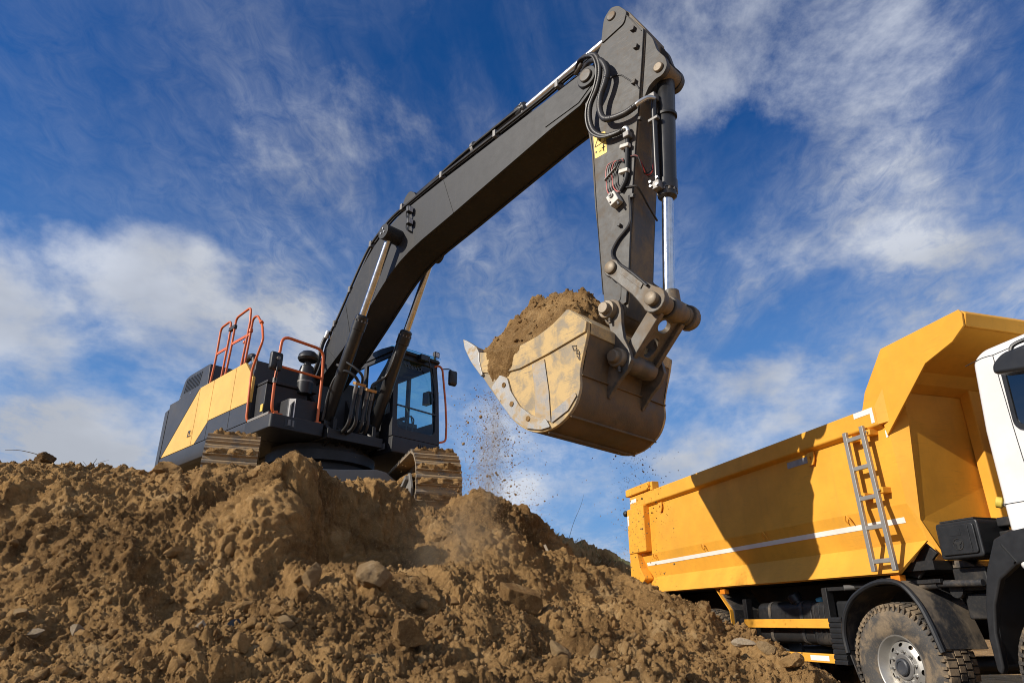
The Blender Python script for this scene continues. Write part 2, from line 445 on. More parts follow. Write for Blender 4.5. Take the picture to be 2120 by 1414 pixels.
class MB:
    def __init__(s):
        s.v, s.f = [], []

    def add(s, verts, faces):
        o = len(s.v)
        s.v += [tuple(v) for v in verts]
        s.f += [tuple(i + o for i in f) for f in faces]
        return s

    def prism(s, pts, a, b, axis='y'):
        n = len(pts)
        def at(p, h):
            return {'y': (p[0], h, p[1]), 'z': (p[0], p[1], h), 'x': (h, p[0], p[1])}[axis]
        v = [at(p, a) for p in pts] + [at(p, b) for p in pts]
        f = [tuple(range(n - 1, -1, -1)), tuple(range(n, 2 * n))]
        f += [(i, (i + 1) % n, n + (i + 1) % n, n + i) for i in range(n)]
        return s.add(v, f)

    def box(s, x0, x1, y0, y1, z0, z1):
        v = [(x, y, z) for z in (z0, z1) for y in (y0, y1) for x in (x0, x1)]
        return s.add(v, [(0, 2, 3, 1), (4, 5, 7, 6), (0, 1, 5, 4), (2, 6, 7, 3), (0, 4, 6, 2), (1, 3, 7, 5)])

    def obox(s, c, size, rot=None):
        M = rot or Matrix.Identity(3)
        h = Vector(size) / 2
        v = [Vector(c) + M @ Vector((x * h.x, y * h.y, z * h.z)) for z in (-1, 1) for y in (-1, 1) for x in (-1, 1)]
        return s.add(v, [(0, 2, 3, 1), (4, 5, 7, 6), (0, 1, 5, 4), (2, 6, 7, 3), (0, 4, 6, 2), (1, 3, 7, 5)])

    def bar(s, p0, p1, wd, ht, upv=(0, 0, 1)):
        p0, p1 = Vector(p0), Vector(p1)
        d = (p1 - p0)
        L = d.length
        d.normalize()
        side = d.cross(Vector(upv)).normalized()
        up = side.cross(d)
        return s.obox((p0 + p1) / 2, (L, wd, ht), Matrix((d, side, up)).transposed())

    def lathe(s, prof, p0, d, n=28, cap=True):
        p0, d = Vector(p0), Vector(d).normalized()
        u = d.orthogonal().normalized()
        wv = d.cross(u)
        v, f = [], []
        for (r, h) in prof:
            for k in range(n):
                a = 2 * math.pi * k / n
                v.append(p0 + d * h + (u * math.cos(a) + wv * math.sin(a)) * r)
        for i in range(len(prof) - 1):
            for k in range(n):
                k2 = (k + 1) % n
                f.append((i * n + k, i * n + k2, (i + 1) * n + k2, (i + 1) * n + k))
        if cap:
            f.append(tuple(range(n - 1, -1, -1)))
            f.append(tuple((len(prof) - 1) * n + k for k in range(n)))
        return s.add(v, f)

    def cyl(s, p0, p1, r0, r1=None, n=20):
        L = (Vector(p1) - Vector(p0)).length
        return s.lathe([(r0, 0), (r0 if r1 is None else r1, L)], p0, Vector(p1) - Vector(p0), n)

    def tube(s, pts, r, n=8, sub=5):
        P = catmull(pts, sub)
        d = (P[1] - P[0]).normalized()
        u = d.orthogonal().normalized()
        v, f = [], []
        m = len(P)
        for i, p in enumerate(P):
            t = (P[min(i + 1, m - 1)] - P[max(i - 1, 0)]).normalized()
            u = (u - t * u.dot(t)).normalized()
            wv = t.cross(u)
            rr = r(i / (m - 1)) if callable(r) else r
            for k in range(n):
                a = 2 * math.pi * k / n
                v.append(p + (u * math.cos(a) + wv * math.sin(a)) * rr)
        for i in range(m - 1):
            for k in range(n):
                k2 = (k + 1) % n
                f.append((i * n + k, i * n + k2, (i + 1) * n + k2, (i + 1) * n + k))
        f.append(tuple(range(n - 1, -1, -1)))
        f.append(tuple((m - 1) * n + k for k in range(n)))
        return s.add(v, f)

    def pipe(s, pts, r, rad=0.06, n=8):
        """Straight runs with bent corners."""
        P = [Vector(p) for p in pts]
        out = [P[0]]
        for i in range(1, len(P) - 1):
            a, b = P[i - 1] - P[i], P[i + 1] - P[i]
            ra, rb = min(rad, a.length * .45), min(rad, b.length * .45)
            A, B = P[i] + a.normalized() * ra, P[i] + b.normalized() * rb
            for k in range(6):
                t = k / 5
                out.append((1 - t) ** 2 * A + 2 * t * (1 - t) * P[i] + t * t * B)
        out.append(P[-1])
        return s.tube(out, r, n, 1)

    def ring(s, outer, inner_list, f3):
        """Flat plate with holes, mapped to 3D by f3(u, v)."""
        bm = bmesh.new()
        for loop in [outer] + inner_list:
            vs = [bm.verts.new((p[0], p[1], 0)) for p in loop]
            for i in range(len(vs)):
                bm.edges.new((vs[i], vs[(i + 1) % len(vs)]))
        bmesh.ops.triangle_fill(bm, edges=bm.edges[:], use_beauty=True, normal=(0, 0, 1))
        bm.verts.index_update()
        v = [f3(x.co.x, x.co.y) for x in bm.verts]
        f = [tuple(x.index for x in fc.verts) for fc in bm.faces]
        bm.free()
        return s.add(v, f)

    def mesh(s, name, angle=38, recalc=True):
        me = bpy.data.meshes.new(name)
        me.from_pydata(s.v, [], s.f)
        if recalc:
            bm = bmesh.new()
            bm.from_mesh(me)
            bmesh.ops.recalc_face_normals(bm, faces=bm.faces[:])
            bm.to_mesh(me)
            bm.free()
        me.polygons.foreach_set('use_smooth', [True] * len(me.polygons))
        me.set_sharp_from_angle(angle=R(angle))
        cnt = np.zeros(len(me.edges), dtype=np.int32)
        ei = np.zeros(len(me.loops), dtype=np.int32)
        me.loops.foreach_get('edge_index', ei)
        np.add.at(cnt, ei, 1)
        for k in np.where(cnt == 1)[0]:       # open sheet borders stay crisp once thickened
            me.edges[int(k)].use_edge_sharp = True
        if angle <= 12:
            me.polygons.foreach_set('use_smooth', [False] * len(me.polygons))
        me.update()
        return me

    def obj(s, name, mat, parent=None, bevel=0.0, seg=2, solid=0.0, angle=38, soff=-1):
        me = s.mesh(name, angle, recalc=True)
        me.materials.append(MATS[mat])
        o = bpy.data.objects.new(name, me)
        COL.objects.link(o)
        if parent is not None:
            o.parent = parent
            if 'zbase' in parent.keys():
                o.location.z = -parent['zbase']
        if solid:
            md = o.modifiers.new('thickness', 'SOLIDIFY')
            md.thickness = solid
            md.offset = soff
            md.use_even_offset = True
        if bevel:
            md = o.modifiers.new('edges', 'BEVEL')
            md.width = bevel
            md.segments = seg
            md.limit_method = 'ANGLE'
            md.angle_limit = R(35)
            md.harden_normals = True
        return o


def tag(o, label=None, cat=None, group=None, kind=None):
    if label:
        o['label'] = label
    if cat:
        o['category'] = cat
    if group:
        o['group'] = group
    if kind:
        o['kind'] = kind
    return o


def empty(name, loc, rz, label, cat, zbase=0.0):
    o = bpy.data.objects.new(name, None)
    o.empty_display_size = 0.3
    COL.objects.link(o)
    o.location = loc
    o.rotation_euler = (0, 0, rz)
    o['zbase'] = zbase
    return tag(o, label, cat)


def copy_to(o, parent=None, loc=None, mirror=False):
    c = o.copy()
    COL.objects.link(c)
    c.parent = parent or o.parent
    if loc:
        c.location = loc
    return c


# ------------------------------------------------------------------ ground: one sheet with the dug soil mound
rng = np.random.default_rng(11)
random.seed(5)
_perm = rng.permutation(4096)
_gr = rng.uniform(-1, 1, (4096, 2))


def perlin(x, y, seed=0):
    xi = np.floor(x).astype(np.int64)
    yi = np.floor(y).astype(np.int64)
    xf, yf = x - xi, y - yi
    def g(ix, iy, dx, dy):
        h = _perm[(_perm[(ix + seed * 57) & 4095] + iy) & 4095]
        v = _gr[h]
        return v[..., 0] * dx + v[..., 1] * dy
    u = xf * xf * xf * (xf * (xf * 6 - 15) + 10)
    v = yf * yf * yf * (yf * (yf * 6 - 15) + 10)
    a = g(xi, yi, xf, yf) * (1 - u) + g(xi + 1, yi, xf - 1, yf) * u
    b = g(xi, yi + 1, xf, yf - 1) * (1 - u) + g(xi + 1, yi + 1, xf - 1, yf - 1) * u
    return a * (1 - v) + b * v


def fbm(x, y, octv=5, seed=0, gain=0.5):
    s, a = 0, 1.0
    for i in range(octv):
        s = s + a * perlin(x * 2 ** i, y * 2 ** i, seed + i)
        a *= gain
    return s


def lumps(x, y, seed, fill=0.8):
    """Rounded clod bumps on a jittered grid, 0..1."""
    xi = np.floor(x).astype(np.int64)
    yi = np.floor(y).astype(np.int64)
    best = np.zeros_like(x)
    for ox in (-1, 0, 1):
        for oy in (-1, 0, 1):
            cx, cy = xi + ox, yi + oy
            h = _perm[(_perm[(cx + seed * 131) & 4095] + cy) & 4095]
            jx = (h & 63) / 63.0
            jy = ((h >> 6) & 63) / 63.0
            hh = _perm[(h + 977) & 4095]
            rr = 0.25 + 0.55 * ((hh & 255) / 255.0) ** 1.6
            on = ((hh >> 8) & 15) / 15.0 < fill
            asp = 0.7 + 0.6 * ((hh >> 4) & 15) / 15.0
            d2 = ((x - cx - jx) * asp) ** 2 + ((y - cy - jy) / asp) ** 2
            val = np.sqrt(np.maximum(0, 1 - d2 / (rr * rr))) * rr * on
            best = np.maximum(best, val)
    return best


MOUND = [(-7.28, 7.8, 2.50), (-5.5, 6.2, 1.46), (-3.74, 4.5, 0.59), (-5.89, 7.8, 2.50), (-5.16, 7.0, 2.0), (-4.45, 6.2, 1.46),
         (-3.85, 5.5, 1.05), (-3.43, 5.0, 0.8), (-3.03, 4.5, 0.59), (-5.36, 7.7, 2.58), (-4.61, 8.0, 2.50), (-4.0, 7.1, 2.01),
         (-3.35, 6.1, 1.45), (-2.94, 5.5, 1.05), (-2.56, 4.9, 0.77), (-2.31, 4.5, 0.59), (-3.57, 8.0, 2.44), (-2.99, 7.1, 1.87),
         (-2.58, 6.3, 1.35), (-2.24, 5.6, 0.95), (-2.01, 5.1, 0.77), (-1.74, 4.5, 0.59), (-2.86, 7.9, 2.42), (-2.55, 7.8, 2.42),
         (-1.85, 5.6, 1.02), (-1.49, 5.0, 0.77), (-1.26, 4.5, 0.59),
         
         (-0.88, 5.2, 0.79), (-0.76, 4.6, 0.58), (-1.02, 9.2, 2.2),
         (-0.83, 8.7, 1.79), (-0.82, 7.7, 1.35), (-0.64, 6.1, 0.88), (-0.48, 4.7, 0.58), (-0.45, 9.3, 2.38), (-0.35, 8.5, 1.83),
         (-0.29, 7.3, 1.32), (-0.23, 6.0, 0.88), (-0.18, 4.8, 0.57), (0.19, 9.4, 2.15), (0.42, 8.8, 1.75), (0.31, 7.8, 1.35),
         (0.25, 6.4, 0.88), (0.19, 5.1, 0.55), (0.85, 9.0, 1.62), (1.25, 8.9, 1.44), (1.22, 8.0, 1.11), (1.02, 6.6, 0.72),
         (0.84, 5.5, 0.52), (1.89, 7.6, 0.92), (1.79, 6.6, 0.68), (1.62, 5.8, 0.5), (2.29, 6.6, 0.61), (2.13, 6.0, 0.48), (2.52, 6.3, 0.49),
         (-2.34, 7.8, 2.36), (-2.26, 7.45, 2.33), (-2.23, 7.0, 1.93), (-2.08, 6.45, 1.48), (-1.92, 6.1, 1.24), (-2.3, 8.3, 2.57), (-2.29, 8.1, 2.22), (-2.26, 7.8, 1.91), (-2.15, 7.3, 1.56), (-1.98, 6.9, 1.35), (-2.03, 8.6, 2.24), (-1.95, 8.4, 1.82), (-1.81, 7.9, 1.46), (-1.77, 9.0, 2.56), (-1.43, 8.95, 2.21), (-1.43, 8.75, 1.8), (-1.32, 8.2, 1.45), (-1.72, 6.0, 1.2), (-1.49, 6.2, 1.26), (-1.16, 6.0, 1.2), (-0.86, 6.2, 1.13),
         # flat working level under the tracks and behind
         (-4.2, 9.0, 2.15), (-3.6, 9.3, 2.08), (-2.9, 9.4, 2.1), (-1.2, 9.9, 2.1), (-0.5, 10.2, 2.05), (-2.2, 10.2, 2.1), (-3.5, 11, 2.1),
         (-5, 12, 2.1), (-2, 13, 2.1), (-3.5, 15, 2.1), (-6, 14.5, 2.1), (-7.5, 10, 2.25), (-9, 9, 2.4), (-9, 14, 2.2), (-3, 19, 2.2), (-8, 19, 2.2),
         (0.2, 10.6, 1.8), (0.3, 12.5, 1.95), (0.31, 15, 2.72), (0.72, 15, 2.61), (1.43, 15, 2.43), (1.87, 14.5, 2.19), (2.17, 14.0, 1.95),
         (2.4, 15.2, 1.9), (3.2, 15.5, 1.2), (4.2, 16, 0.4), (0.5, 18, 2.3), (3, 19, 1.6),
         (1.0, 10.0, 1.25), (1.35, 11.2, 0.95), (1.1, 12.6, 1.4), (1.55, 13.4, 1.1),
         # standing level of the truck and of the photographer
         (2.5, 8.2, 0.55), (2.75, 7.4, 0.28), (2.9, 6.7, 0.12), (2.75, 5.9, 0.12), (2.1, 9.4, 0.55), (1.9, 10.6, 0.45), (1.8, 12.0, 0.35),
         (3.2, 8.3, 0.03), (3.3, 6.6, 0.0), (3.4, 5.6, 0.0), (2.7, 10.2, 0.05), (2.6, 12.3, 0.0), (3.4, 13.4, 0.0), (5, 8, 0), (5, 6, 0), (5.5, 11, 0), (6, 14, 0), (6, 4, 0),
         (3, 4.6, 0.05), (2.2, 4.8, 0.2), (1.2, 4.5, 0.33), (0.4, 4.1, 0.33), (-1, 3.7, 0.33), (-2.5, 3.7, 0.33), (-4.2, 3.7, 0.33),
         (3, 2.8, 0), (1, 2.8, 0.02), (-1, 2.6, 0.03), (-3, 2.6, 0.03), (-5, 2.6, 0.03), (-7, 3.5, 0.2), (-8, 5, 0.7), (-8, 6.5, 1.6),
         (-9, 2.6, 0), (7, 2.6, 0), (8, 9, 0), (8, 16, 0), (9, 20, 0)]
_mp = np.array(MOUND)
_c = _mp[:, :2]
_A = np.sqrt(((_c[:, None] - _c[None]) ** 2).sum(-1) + 0.02)
_A = np.block([[_A + 0.004 * np.eye(len(_c)) * 0, np.ones((len(_c), 1))], [np.ones((1, len(_c))), np.zeros((1, 1))]])
_w = np.linalg.solve(_A, np.append(_mp[:, 2], 0))


def base_h(x, y):
    xc, yc = np.clip(x, -9, 9), np.clip(y, 2.6, 20)
    h = np.full(x.shape, _w[-1])
    for (cx, cy), ww in zip(_c, _w[:-1]):
        h += ww * np.sqrt((xc - cx) ** 2 + (yc - cy) ** 2 + 0.02)
    far = np.clip((np.hypot(x, y - 8) - 13) / 14, 0, 1)
    far = far * far * (3 - 2 * far)
    h = h * (1 - far)
    h = np.where(y < 2.6, h * np.clip((y - 0.9) / 1.7, 0, 1), h)
    return h


def grid_axis(fine0, fine1, nfine, coarse):
    a = np.linspace(fine0, fine1, nfine)
    return np.concatenate([coarse[coarse < fine0 - 1e-6], a, coarse[coarse > fine1 + 1e-6]])


AZ = grid_axis(-48.0, 40.0, 900, np.arange(-180, 181, 6.0))
RR = np.concatenate([np.linspace(0.4, 3.6, 14, endpoint=False), np.linspace(3.6, 10.6, 560, endpoint=False), np.linspace(10.6, 18, 90, endpoint=False),
                     18 * (6000 / 18) ** np.linspace(0, 1, 34)])
az, rr_ = np.meshgrid(np.radians(AZ), RR)
X, Y = rr_ * np.sin(az), rr_ * np.cos(az)
H = base_h(X, Y)
# rough the sheet: the loose lower slope is cloddy, the upper face is scraped and firmer
inm = np.clip(H / 0.35, 0, 1) * np.clip((40 - rr_) / 20, 0, 1)
wx, wy = X + 0.25 * fbm(X * 0.9, Y * 0.9, 3, 3), Y + 0.25 * fbm(X * 0.9 + 9, Y * 0.9, 3, 7)
loose = np.clip(1.55 - 0.95 * H + 0.8 * fbm(X * 0.7, Y * 0.7, 3, 21), 0.05, 1.0)
loose = np.maximum(loose, np.clip((H - 2.15) / .2, 0, .8) * (X < -2.6))     # crumbly crest on the left
firm = 1 - loose
plateau = np.clip((Y - 8.9 - 0.25 * (X + 3)) / 1.0, 0, 1) * (X < 0.2)
D = 0.30 * fbm(wx * 0.8, wy * 0.8, 3, 5) * (1 - 0.75 * plateau)
rid = 1 - np.abs(fbm(wx * 2.2 + 0.6 * wy, wy * 1.3, 4, 31)) * 2.2
D += 0.10 * rid * (0.35 + 0.65 * firm) * (1 - 0.7 * plateau)
D += 0.055 * fbm(wx * 6, wy * 5, 4, 41, 0.6)
rough = np.clip(0.5 + 1.4 * fbm(X * 1.3 + 4, Y * 1.3, 3, 61), 0.15, 1.0)
def warp(k, amp, sd):
    return wx * k + amp * fbm(X * k * 1.3, Y * k * 1.3, 3, sd), wy * k + amp * fbm(X * k * 1.3 + 40, Y * k * 1.3, 3, sd + 3)


a1, b1 = warp(2.4, .55, 101)
D += loose * 0.16 * lumps(a1, b1, 1, 0.35) * rough
a1, b1 = warp(5.4, .6, 111)
D += (0.15 + 0.85 * loose) * 0.105 * lumps(a1, b1, 2, 0.5) * rough
a1, b1 = warp(11, .6, 121)
D += (0.25 + 0.75 * loose) * 0.062 * lumps(a1, b1, 3, 0.7) * (0.3 + 0.7 * rough)
a1, b1 = warp(22, .6, 131)
D += 0.034 * lumps(a1, b1, 4, 0.8) * (0.3 + 0.7 * rough) * (0.45 + 0.55 * loose)
a1, b1 = warp(40, .5, 141)
D += 0.018 * lumps(a1, b1, 5, 0.85)
D += 0.024 * fbm(X * 19, Y * 23, 4, 51, 0.75)
crk = np.abs(fbm(X * 7.5 + 11, Y * 9, 4, 171, 0.65))
D -= 0.034 * np.maximum(0, 0.14 - crk) / 0.14 * (0.35 + 0.65 * rough) * (0.35 + 0.65 * firm)
# scraped, ledgy relief on the firm upper bank
led = fbm(wx * 3.4 + wy * 1.2, wy * 5.5, 5, 151, 0.62)
D += firm * (0.10 * np.abs(led) + 0.05 * np.maximum(0, fbm(wx * 8, wy * 11, 4, 161, .6)))
D *= inm
flat = 0.012 * fbm(X * 3, Y * 3, 4, 71) * np.clip((60 - rr_) / 40, 0, 1) + 0.02 * lumps(X * 9, Y * 9, 9, 0.3) * np.clip((20 - rr_) / 10, 0, 1)
# the truck's and the tracks' standing places stay even
dHa = np.gradient(H, axis=1) / (np.gradient(az, axis=1) * rr_)
dHr = np.gradient(H, axis=0) / np.gradient(rr_, axis=0)
sa, ca = np.sin(az), np.cos(az)
gx, gy = dHr * sa + dHa * ca, dHr * ca - dHa * sa
nl = np.sqrt(1 + gx ** 2 + gy ** 2)
TX, TY, TZ = X - D * gx / nl, Y - D * gy / nl, H + D / nl + flat * (1 - inm)
nr, nc = X.shape
idx = np.arange(nr * nc).reshape(nr, nc)
quads = np.stack([idx[:-1, :-1], idx[:-1, 1:], idx[1:, 1:], idx[1:, :-1]], -1).reshape(-1, 4)
co = np.stack([TX, TY, TZ], -1).reshape(-1, 3)


def fast_mesh(name, co, faces, smooth=True):
    me = bpy.data.meshes.new(name)
    k = faces.shape[1]
    me.vertices.add(len(co))
    me.vertices.foreach_set('co', np.ascontiguousarray(co, dtype=np.float32).ravel())
    me.loops.add(faces.size)
    me.loops.foreach_set('vertex_index', np.ascontiguousarray(faces, dtype=np.int32).ravel())
    me.polygons.add(len(faces))
    me.polygons.foreach_set('loop_start', np.arange(0, faces.size, k, dtype=np.int32))
    if smooth:
        me.polygons.foreach_set('use_smooth', np.ones(len(faces), dtype=bool))
    me.update(calc_edges=True)
    me.validate()
    return me


gme = fast_mesh('ground', co, quads[:, ::-1])
gme.materials.append(MATS['soil'])
ground = bpy.data.objects.new('ground', gme)
COL.objects.link(ground)
tag(ground, kind='structure')

# local sampling of the finished surface
_nx = gx / nl
def surf(x, y):
    a = math.degrees(math.atan2(x, y))
    i = int(np.clip(np.searchsorted(RR, math.hypot(x, y)), 1, nr - 1))
    j = int(np.clip(np.searchsorted(AZ, a), 1, nc - 1))
    return float(TZ[i, j])


# ------------------------------------------------------------------ clods and stones
def lump_proto(sub, seed, rough=0.28, flatn=0):
    bm = bmesh.new()
    bmesh.ops.create_icosphere(bm, subdivisions=sub, radius=1.0)
    rs = np.random.default_rng(seed)
    v = np.array([x.co[:] for x in bm.verts])
    ph = rs.uniform(0, 6.28, 9)
    def wob(v, f):
        k = rs.normal(size=(9, 3)) * f
        return np.sin(v @ k.T + ph).sum(1) / 4.5
    v = v * (1 + rough * wob(v, 1.6))[:, None]
    for _ in range(flatn * 2):      # broken faces
        n = rs.normal(size=3)
        n /= np.linalg.norm(n)
        lim = rs.uniform(0.42, 0.86)
        ex = np.maximum(0, v @ n - lim)
        v = v - ex[:, None] * n * 0.96
    if sub > 3:
        from mathutils import noise as mn
        o = Vector(rs.uniform(-50, 50, 3))
        d = np.array([mn.fractal(Vector(p) * 1.9 + o, 0.75, 2.1, 6) for p in v])
        v = v * (1 + rough * 0.42 * d)[:, None]
    elif sub > 1:
        r = rough * 0.34
        v = v * (1 + r * wob(v, 5) + (r * .7 * wob(v, 11) if sub > 2 else 0))[:, None]
    f = np.array([[x.index for x in fc.verts] for fc in bm.faces])
    bm.free()
    return v, f


def rand_rot(n, rs):
    q = rs.normal(size=(n, 4))
    q /= np.linalg.norm(q, axis=1)[:, None]
    a, b, c, d = q.T
    return np.stack([1 - 2 * (c * c + d * d), 2 * (b * c - a * d), 2 * (b * d + a * c), 2 * (b * c + a * d), 1 - 2 * (b * b + d * d), 2 * (c * d - a * b),
                     2 * (b * d - a * c), 2 * (c * d + a * b), 1 - 2 * (b * b + c * c)], -1).reshape(n, 3, 3)


def scatter(protos, pos, size, rs, squash=0.35):
    V, F, off = [], [], 0
    which = rs.integers(0, len(protos), len(pos))
    rot = rand_rot(len(pos), rs)
    sc = size[:, None] * rs.uniform(1 - squash, 1 + squash * 0.4, (len(pos), 3))
    for i, (pv, pf) in enumerate(protos):
        m = np.where(which == i)[0]
        if not len(m):
            continue
        vv = np.einsum('nij,kj,nj->nki', rot[m], pv, np.ones((len(m), 3))) if False else np.einsum('nij,nkj->nki', rot[m], pv[None] * sc[m][:, None, :])
        vv = vv + pos[m][:, None, :]
        F.append((pf[None] + off + (np.arange(len(m)) * len(pv))[:, None, None]).reshape(-1, 3))
        V.append(vv.reshape(-1, 3))
        off += len(m) * len(pv)
    return np.concatenate(V), np.concatenate(F)


rs = np.random.default_rng(3)
den = (loose ** 1.5 * inm * rough * (rr_ > 3.6) * (rr_ < 10.4) * (np.abs(np.degrees(az)) < 47)).ravel()
den *= np.clip((rr_.ravel() - 3.4), 0.3, 2)
def pick(n, extra=0.03):
    p = den + extra * (inm.ravel() > 0.6) * (rr_.ravel() < 10) * (rr_.ravel() > 3.6) * (np.abs(np.degrees(az.ravel())) < 47)
    i = rs.choice(len(den), n, p=p / p.sum())
    return co[i].copy()


PT = [lump_proto(1, 600 + i, 0.34, 2) for i in range(6)]
P0 = [lump_proto(1, 100 + i, 0.34, 3) for i in range(10)]
pos = pick(16000, 0.10)
size = rs.uniform(0.004, 0.011, len(pos))
v0, f0 = scatter(PT, pos, size, rs)
pos = pick(6500, 0.05)
size = np.minimum(0.009 * (rs.uniform(0.02, 1, len(pos)) ** -0.42), 0.036)
pos[:, 2] += size * 0.25
v1, f1 = scatter(P0, pos, size, rs)
P1 = [lump_proto(2, 200 + i, 0.36, 4) for i in range(10)]
pos = pick(1000, 0.01)
size = np.minimum(0.024 * (rs.uniform(0.05, 1, len(pos)) ** -0.45), 0.07)
pos[:, 2] += size * 0.15
v2, f2 = scatter(P1, pos, size, rs)
v1, f1 = np.concatenate([v0, v1]), np.concatenate([f0, f1 + len(v0)])
cme = fast_mesh('loose_clods', np.concatenate([v1, v2]), np.concatenate([f1, f2 + len(v1)]))
cme.materials.append(MATS['soil_clod'])
clods = bpy.data.objects.new('loose_clods', cme)
COL.objects.link(clods)
tag(clods, 'crumbled brown clods and gravel strewn over the mound', 'soil crumbs', kind='stuff')

# separate clods large enough to pick out one by one
big_me = []
for i in range(7):
    pv, pf = lump_proto(3, 300 + i, 0.40, 5)
    me = fast_mesh('clod', pv, pf)
    me.materials.append(MATS['soil_clod'])
    big_me.append(me)
cpos = pick(80, 0.0)
for i, p in enumerate(cpos):
    s = 0.05 + 0.04 * rs.uniform() ** 2
    if p[0] > 2.4:
        continue
    o = bpy.data.objects.new('clod', big_me[i % 7])
    o.location = (p[0], p[1], p[2] + s * 0.25)
    o.scale = (s * rs.uniform(0.8, 1.25), s * rs.uniform(0.8, 1.2), s * rs.uniform(0.65, 0.95))
    o.rotation_euler = rs.uniform(0, 6.28, 3)
    COL.objects.link(o)
    zone = 'at the foot of the slope on the left' if p[0] < -2.2 else ('at the foot of the slope below the pale boulder' if p[0] < -.6 else
                                                                        ('in the middle foreground of the pile' if p[0] < .8 else 'on the right slope running down to the truck'))
    kind_ = 'head sized' if s > .065 else 'fist sized'
    tag(o, '%s brown clod lying loose %s' % (kind_, zone), 'clod', '%s clods %s' % (kind_, zone))


def boulder(name, x, y, sx, sy, sz, mat, label, cat, seed, rot=(0, 0, 0), flatn=6, rough=0.22, sink=0.3, z=None, sub=5):
    pv, pf = lump_proto(sub, seed, rough, flatn)
    me = fast_mesh(name, pv, pf)
    me.materials.append(MATS[mat])
    o = bpy.data.objects.new(name, me)
    o.scale = (sx, sy, sz)
    o.rotation_euler = rot
    o.location = (x, y, (surf(x, y) + sz * (1 - 2 * sink)) if z is None else z)
    COL.objects.link(o)
    tag(o, label, cat)
    return o


boulder('boulder', -1.14, 5.95, 0.24, 0.20, 0.15, 'rock_pale', 'largest pale angular boulder, right of centre at the foot of the bank', 'boulder', 401, (0.2, -0.3, 0.4), 8, 0.25, 0.25)
boulder('boulder', -1.66, 5.98, 0.13, 0.11, 0.12, 'rock_pale', 'squarish tan block just left of the largest pale boulder', 'boulder', 402, (0.1, 0.1, 0.7), 8, 0.15, 0.25)
boulder('boulder', -0.73, 5.15, 0.14, 0.13, 0.13, 'soil_clod', 'big upright brown lump below the largest pale boulder', 'boulder', 403, (0.3, 0, 1.0), 6, 0.25, 0.2)
boulder('boulder', 0.05, 6.5, 0.24, 0.20, 0.21, 'soil_clod', 'broad flat-faced earth block below the peak of the dirt pile', 'boulder', 404, (0.5, 0.2, 0.3), 8, 0.2, 0.3)
boulder('stone', 0.36, 5.75, 0.12, 0.09, 0.10, 'rock_pale', 'brown squared stone in front of the pile, left of its twin', 'stone', 405, (0.2, 0.5, 0.1), 9, 0.12, 0.2)
boulder('stone', 0.66, 5.9, 0.085, 0.08, 0.11, 'rock_pale', 'upright tan stone beside the brown squared stone', 'stone', 406, (0.2, 0.1, 0.6), 9, 0.12, 0.2)
boulder('stone', -3.42, 5.12, 0.085, 0.07, 0.06, 'rock_pale', 'blunt tan stone at the lower left edge of the slope', 'stone', 407, (0, 0.1, 0.3), 8, 0.15, 0.2)
boulder('stone', -3.20, 4.98, 0.075, 0.06, 0.05, 'stone_white', 'greyish white stone wedge at the lower left', 'stone', 408, (0.2, -0.5, 0.4), 9, 0.12, 0.2)
boulder('stone', -2.98, 5.08, 0.07, 0.055, 0.055, 'stone_white', 'pale pinkish stone right of the greyish white wedge', 'stone', 409, (0.2, -0.2, 1.4), 9, 0.12, 0.2)
boulder('stone', -2.09, 4.96, 0.055, 0.05, 0.085, 'stone_white', 'grey oblong stone leaning beside the black plastic scrap', 'stone', 410, (0.1, 0.4, 0.4), 7, 0.12, 0.15)
boulder('stone', -1.54, 5.0, 0.085, 0.06, 0.045, 'rock_pale', 'flat tan slab stone low on the slope below the bank', 'stone', 411, (0.25, 0, 0.2), 9, 0.12, 0.2)
boulder('stone', 2.05, 6.6, 0.135, 0.06, 0.045, 'stone_white', 'long pale stone slab at the toe of the pile beside the side guard', 'stone', 412, (0.1, 0.15, -0.35), 9, 0.10, 0.2)
boulder('stone', 2.2, 6.42, 0.10, 0.08, 0.075, 'rock_pale', 'tilted tan slab just right of the long pale slab', 'stone', 413, (0.5, 0.4, -0.3), 9, 0.10, 0.2)
boulder('clod_block', 2.28, 6.1, 0.105, 0.10, 0.10, 'soil_clod', 'roundish brown clod nearest to the dump truck wheel', 'clod', 414, (0.1, 0.3, 0), 5, 0.3, 0.2)
boulder('clod_block', -4.05, 7.95, 0.30, 0.24, 0.20, 'soil_clod', 'large brown clod on the crest against the grey counterweight', 'clod', 415, (0.1, 0, 0.2), 5, 0.45, 0.35)
boulder('clod_block', -2.83, 7.85, 0.24, 0.2, 0.17, 'soil_clod', 'rounded clod on the crest right of the left crawler track', 'clod', 416, (0, 0.2, 0.9), 5, 0.45, 0.42)
boulder('clod_block', -2.60, 7.7, 0.13, 0.12, 0.11, 'soil_clod', 'knobbly clod crowning the highest lump of the bank', 'clod', 417, (0, 0.2, 0.1), 4, 0.45, 0.45)
boulder('clod_block', -5.3, 7.7, 0.14, 0.12, 0.08, 'soil_damp', 'dark clod on the crest at the far left, by the twigs', 'clod', 418, (0, 0.1, 0.1), 4, 0.45, 0.45)
boulder('falling_clod', -0.81, 7.6, 0.042, 0.036, 0.052, 'soil_clod', 'larger of two clods in mid-air below the right crawler track', 'clod', 419, (0, 0.3, 0), 4, 0.3, z=1.76)
boulder('falling_clod', -0.725, 7.6, 0.030, 0.028, 0.032, 'soil_clod', 'smaller of two clods in mid-air below the right crawler track', 'clod', 420, (0, 0.3, 0), 4, 0.3, z=1.775)
boulder('falling_clod', -0.69, 6.8, 0.040, 0.036, 0.036, 'soil_clod', 'single clod falling low over the shaded hollow of the pile', 'clod', 421, (0, 0.3, 0), 4, 0.3, z=1.04)


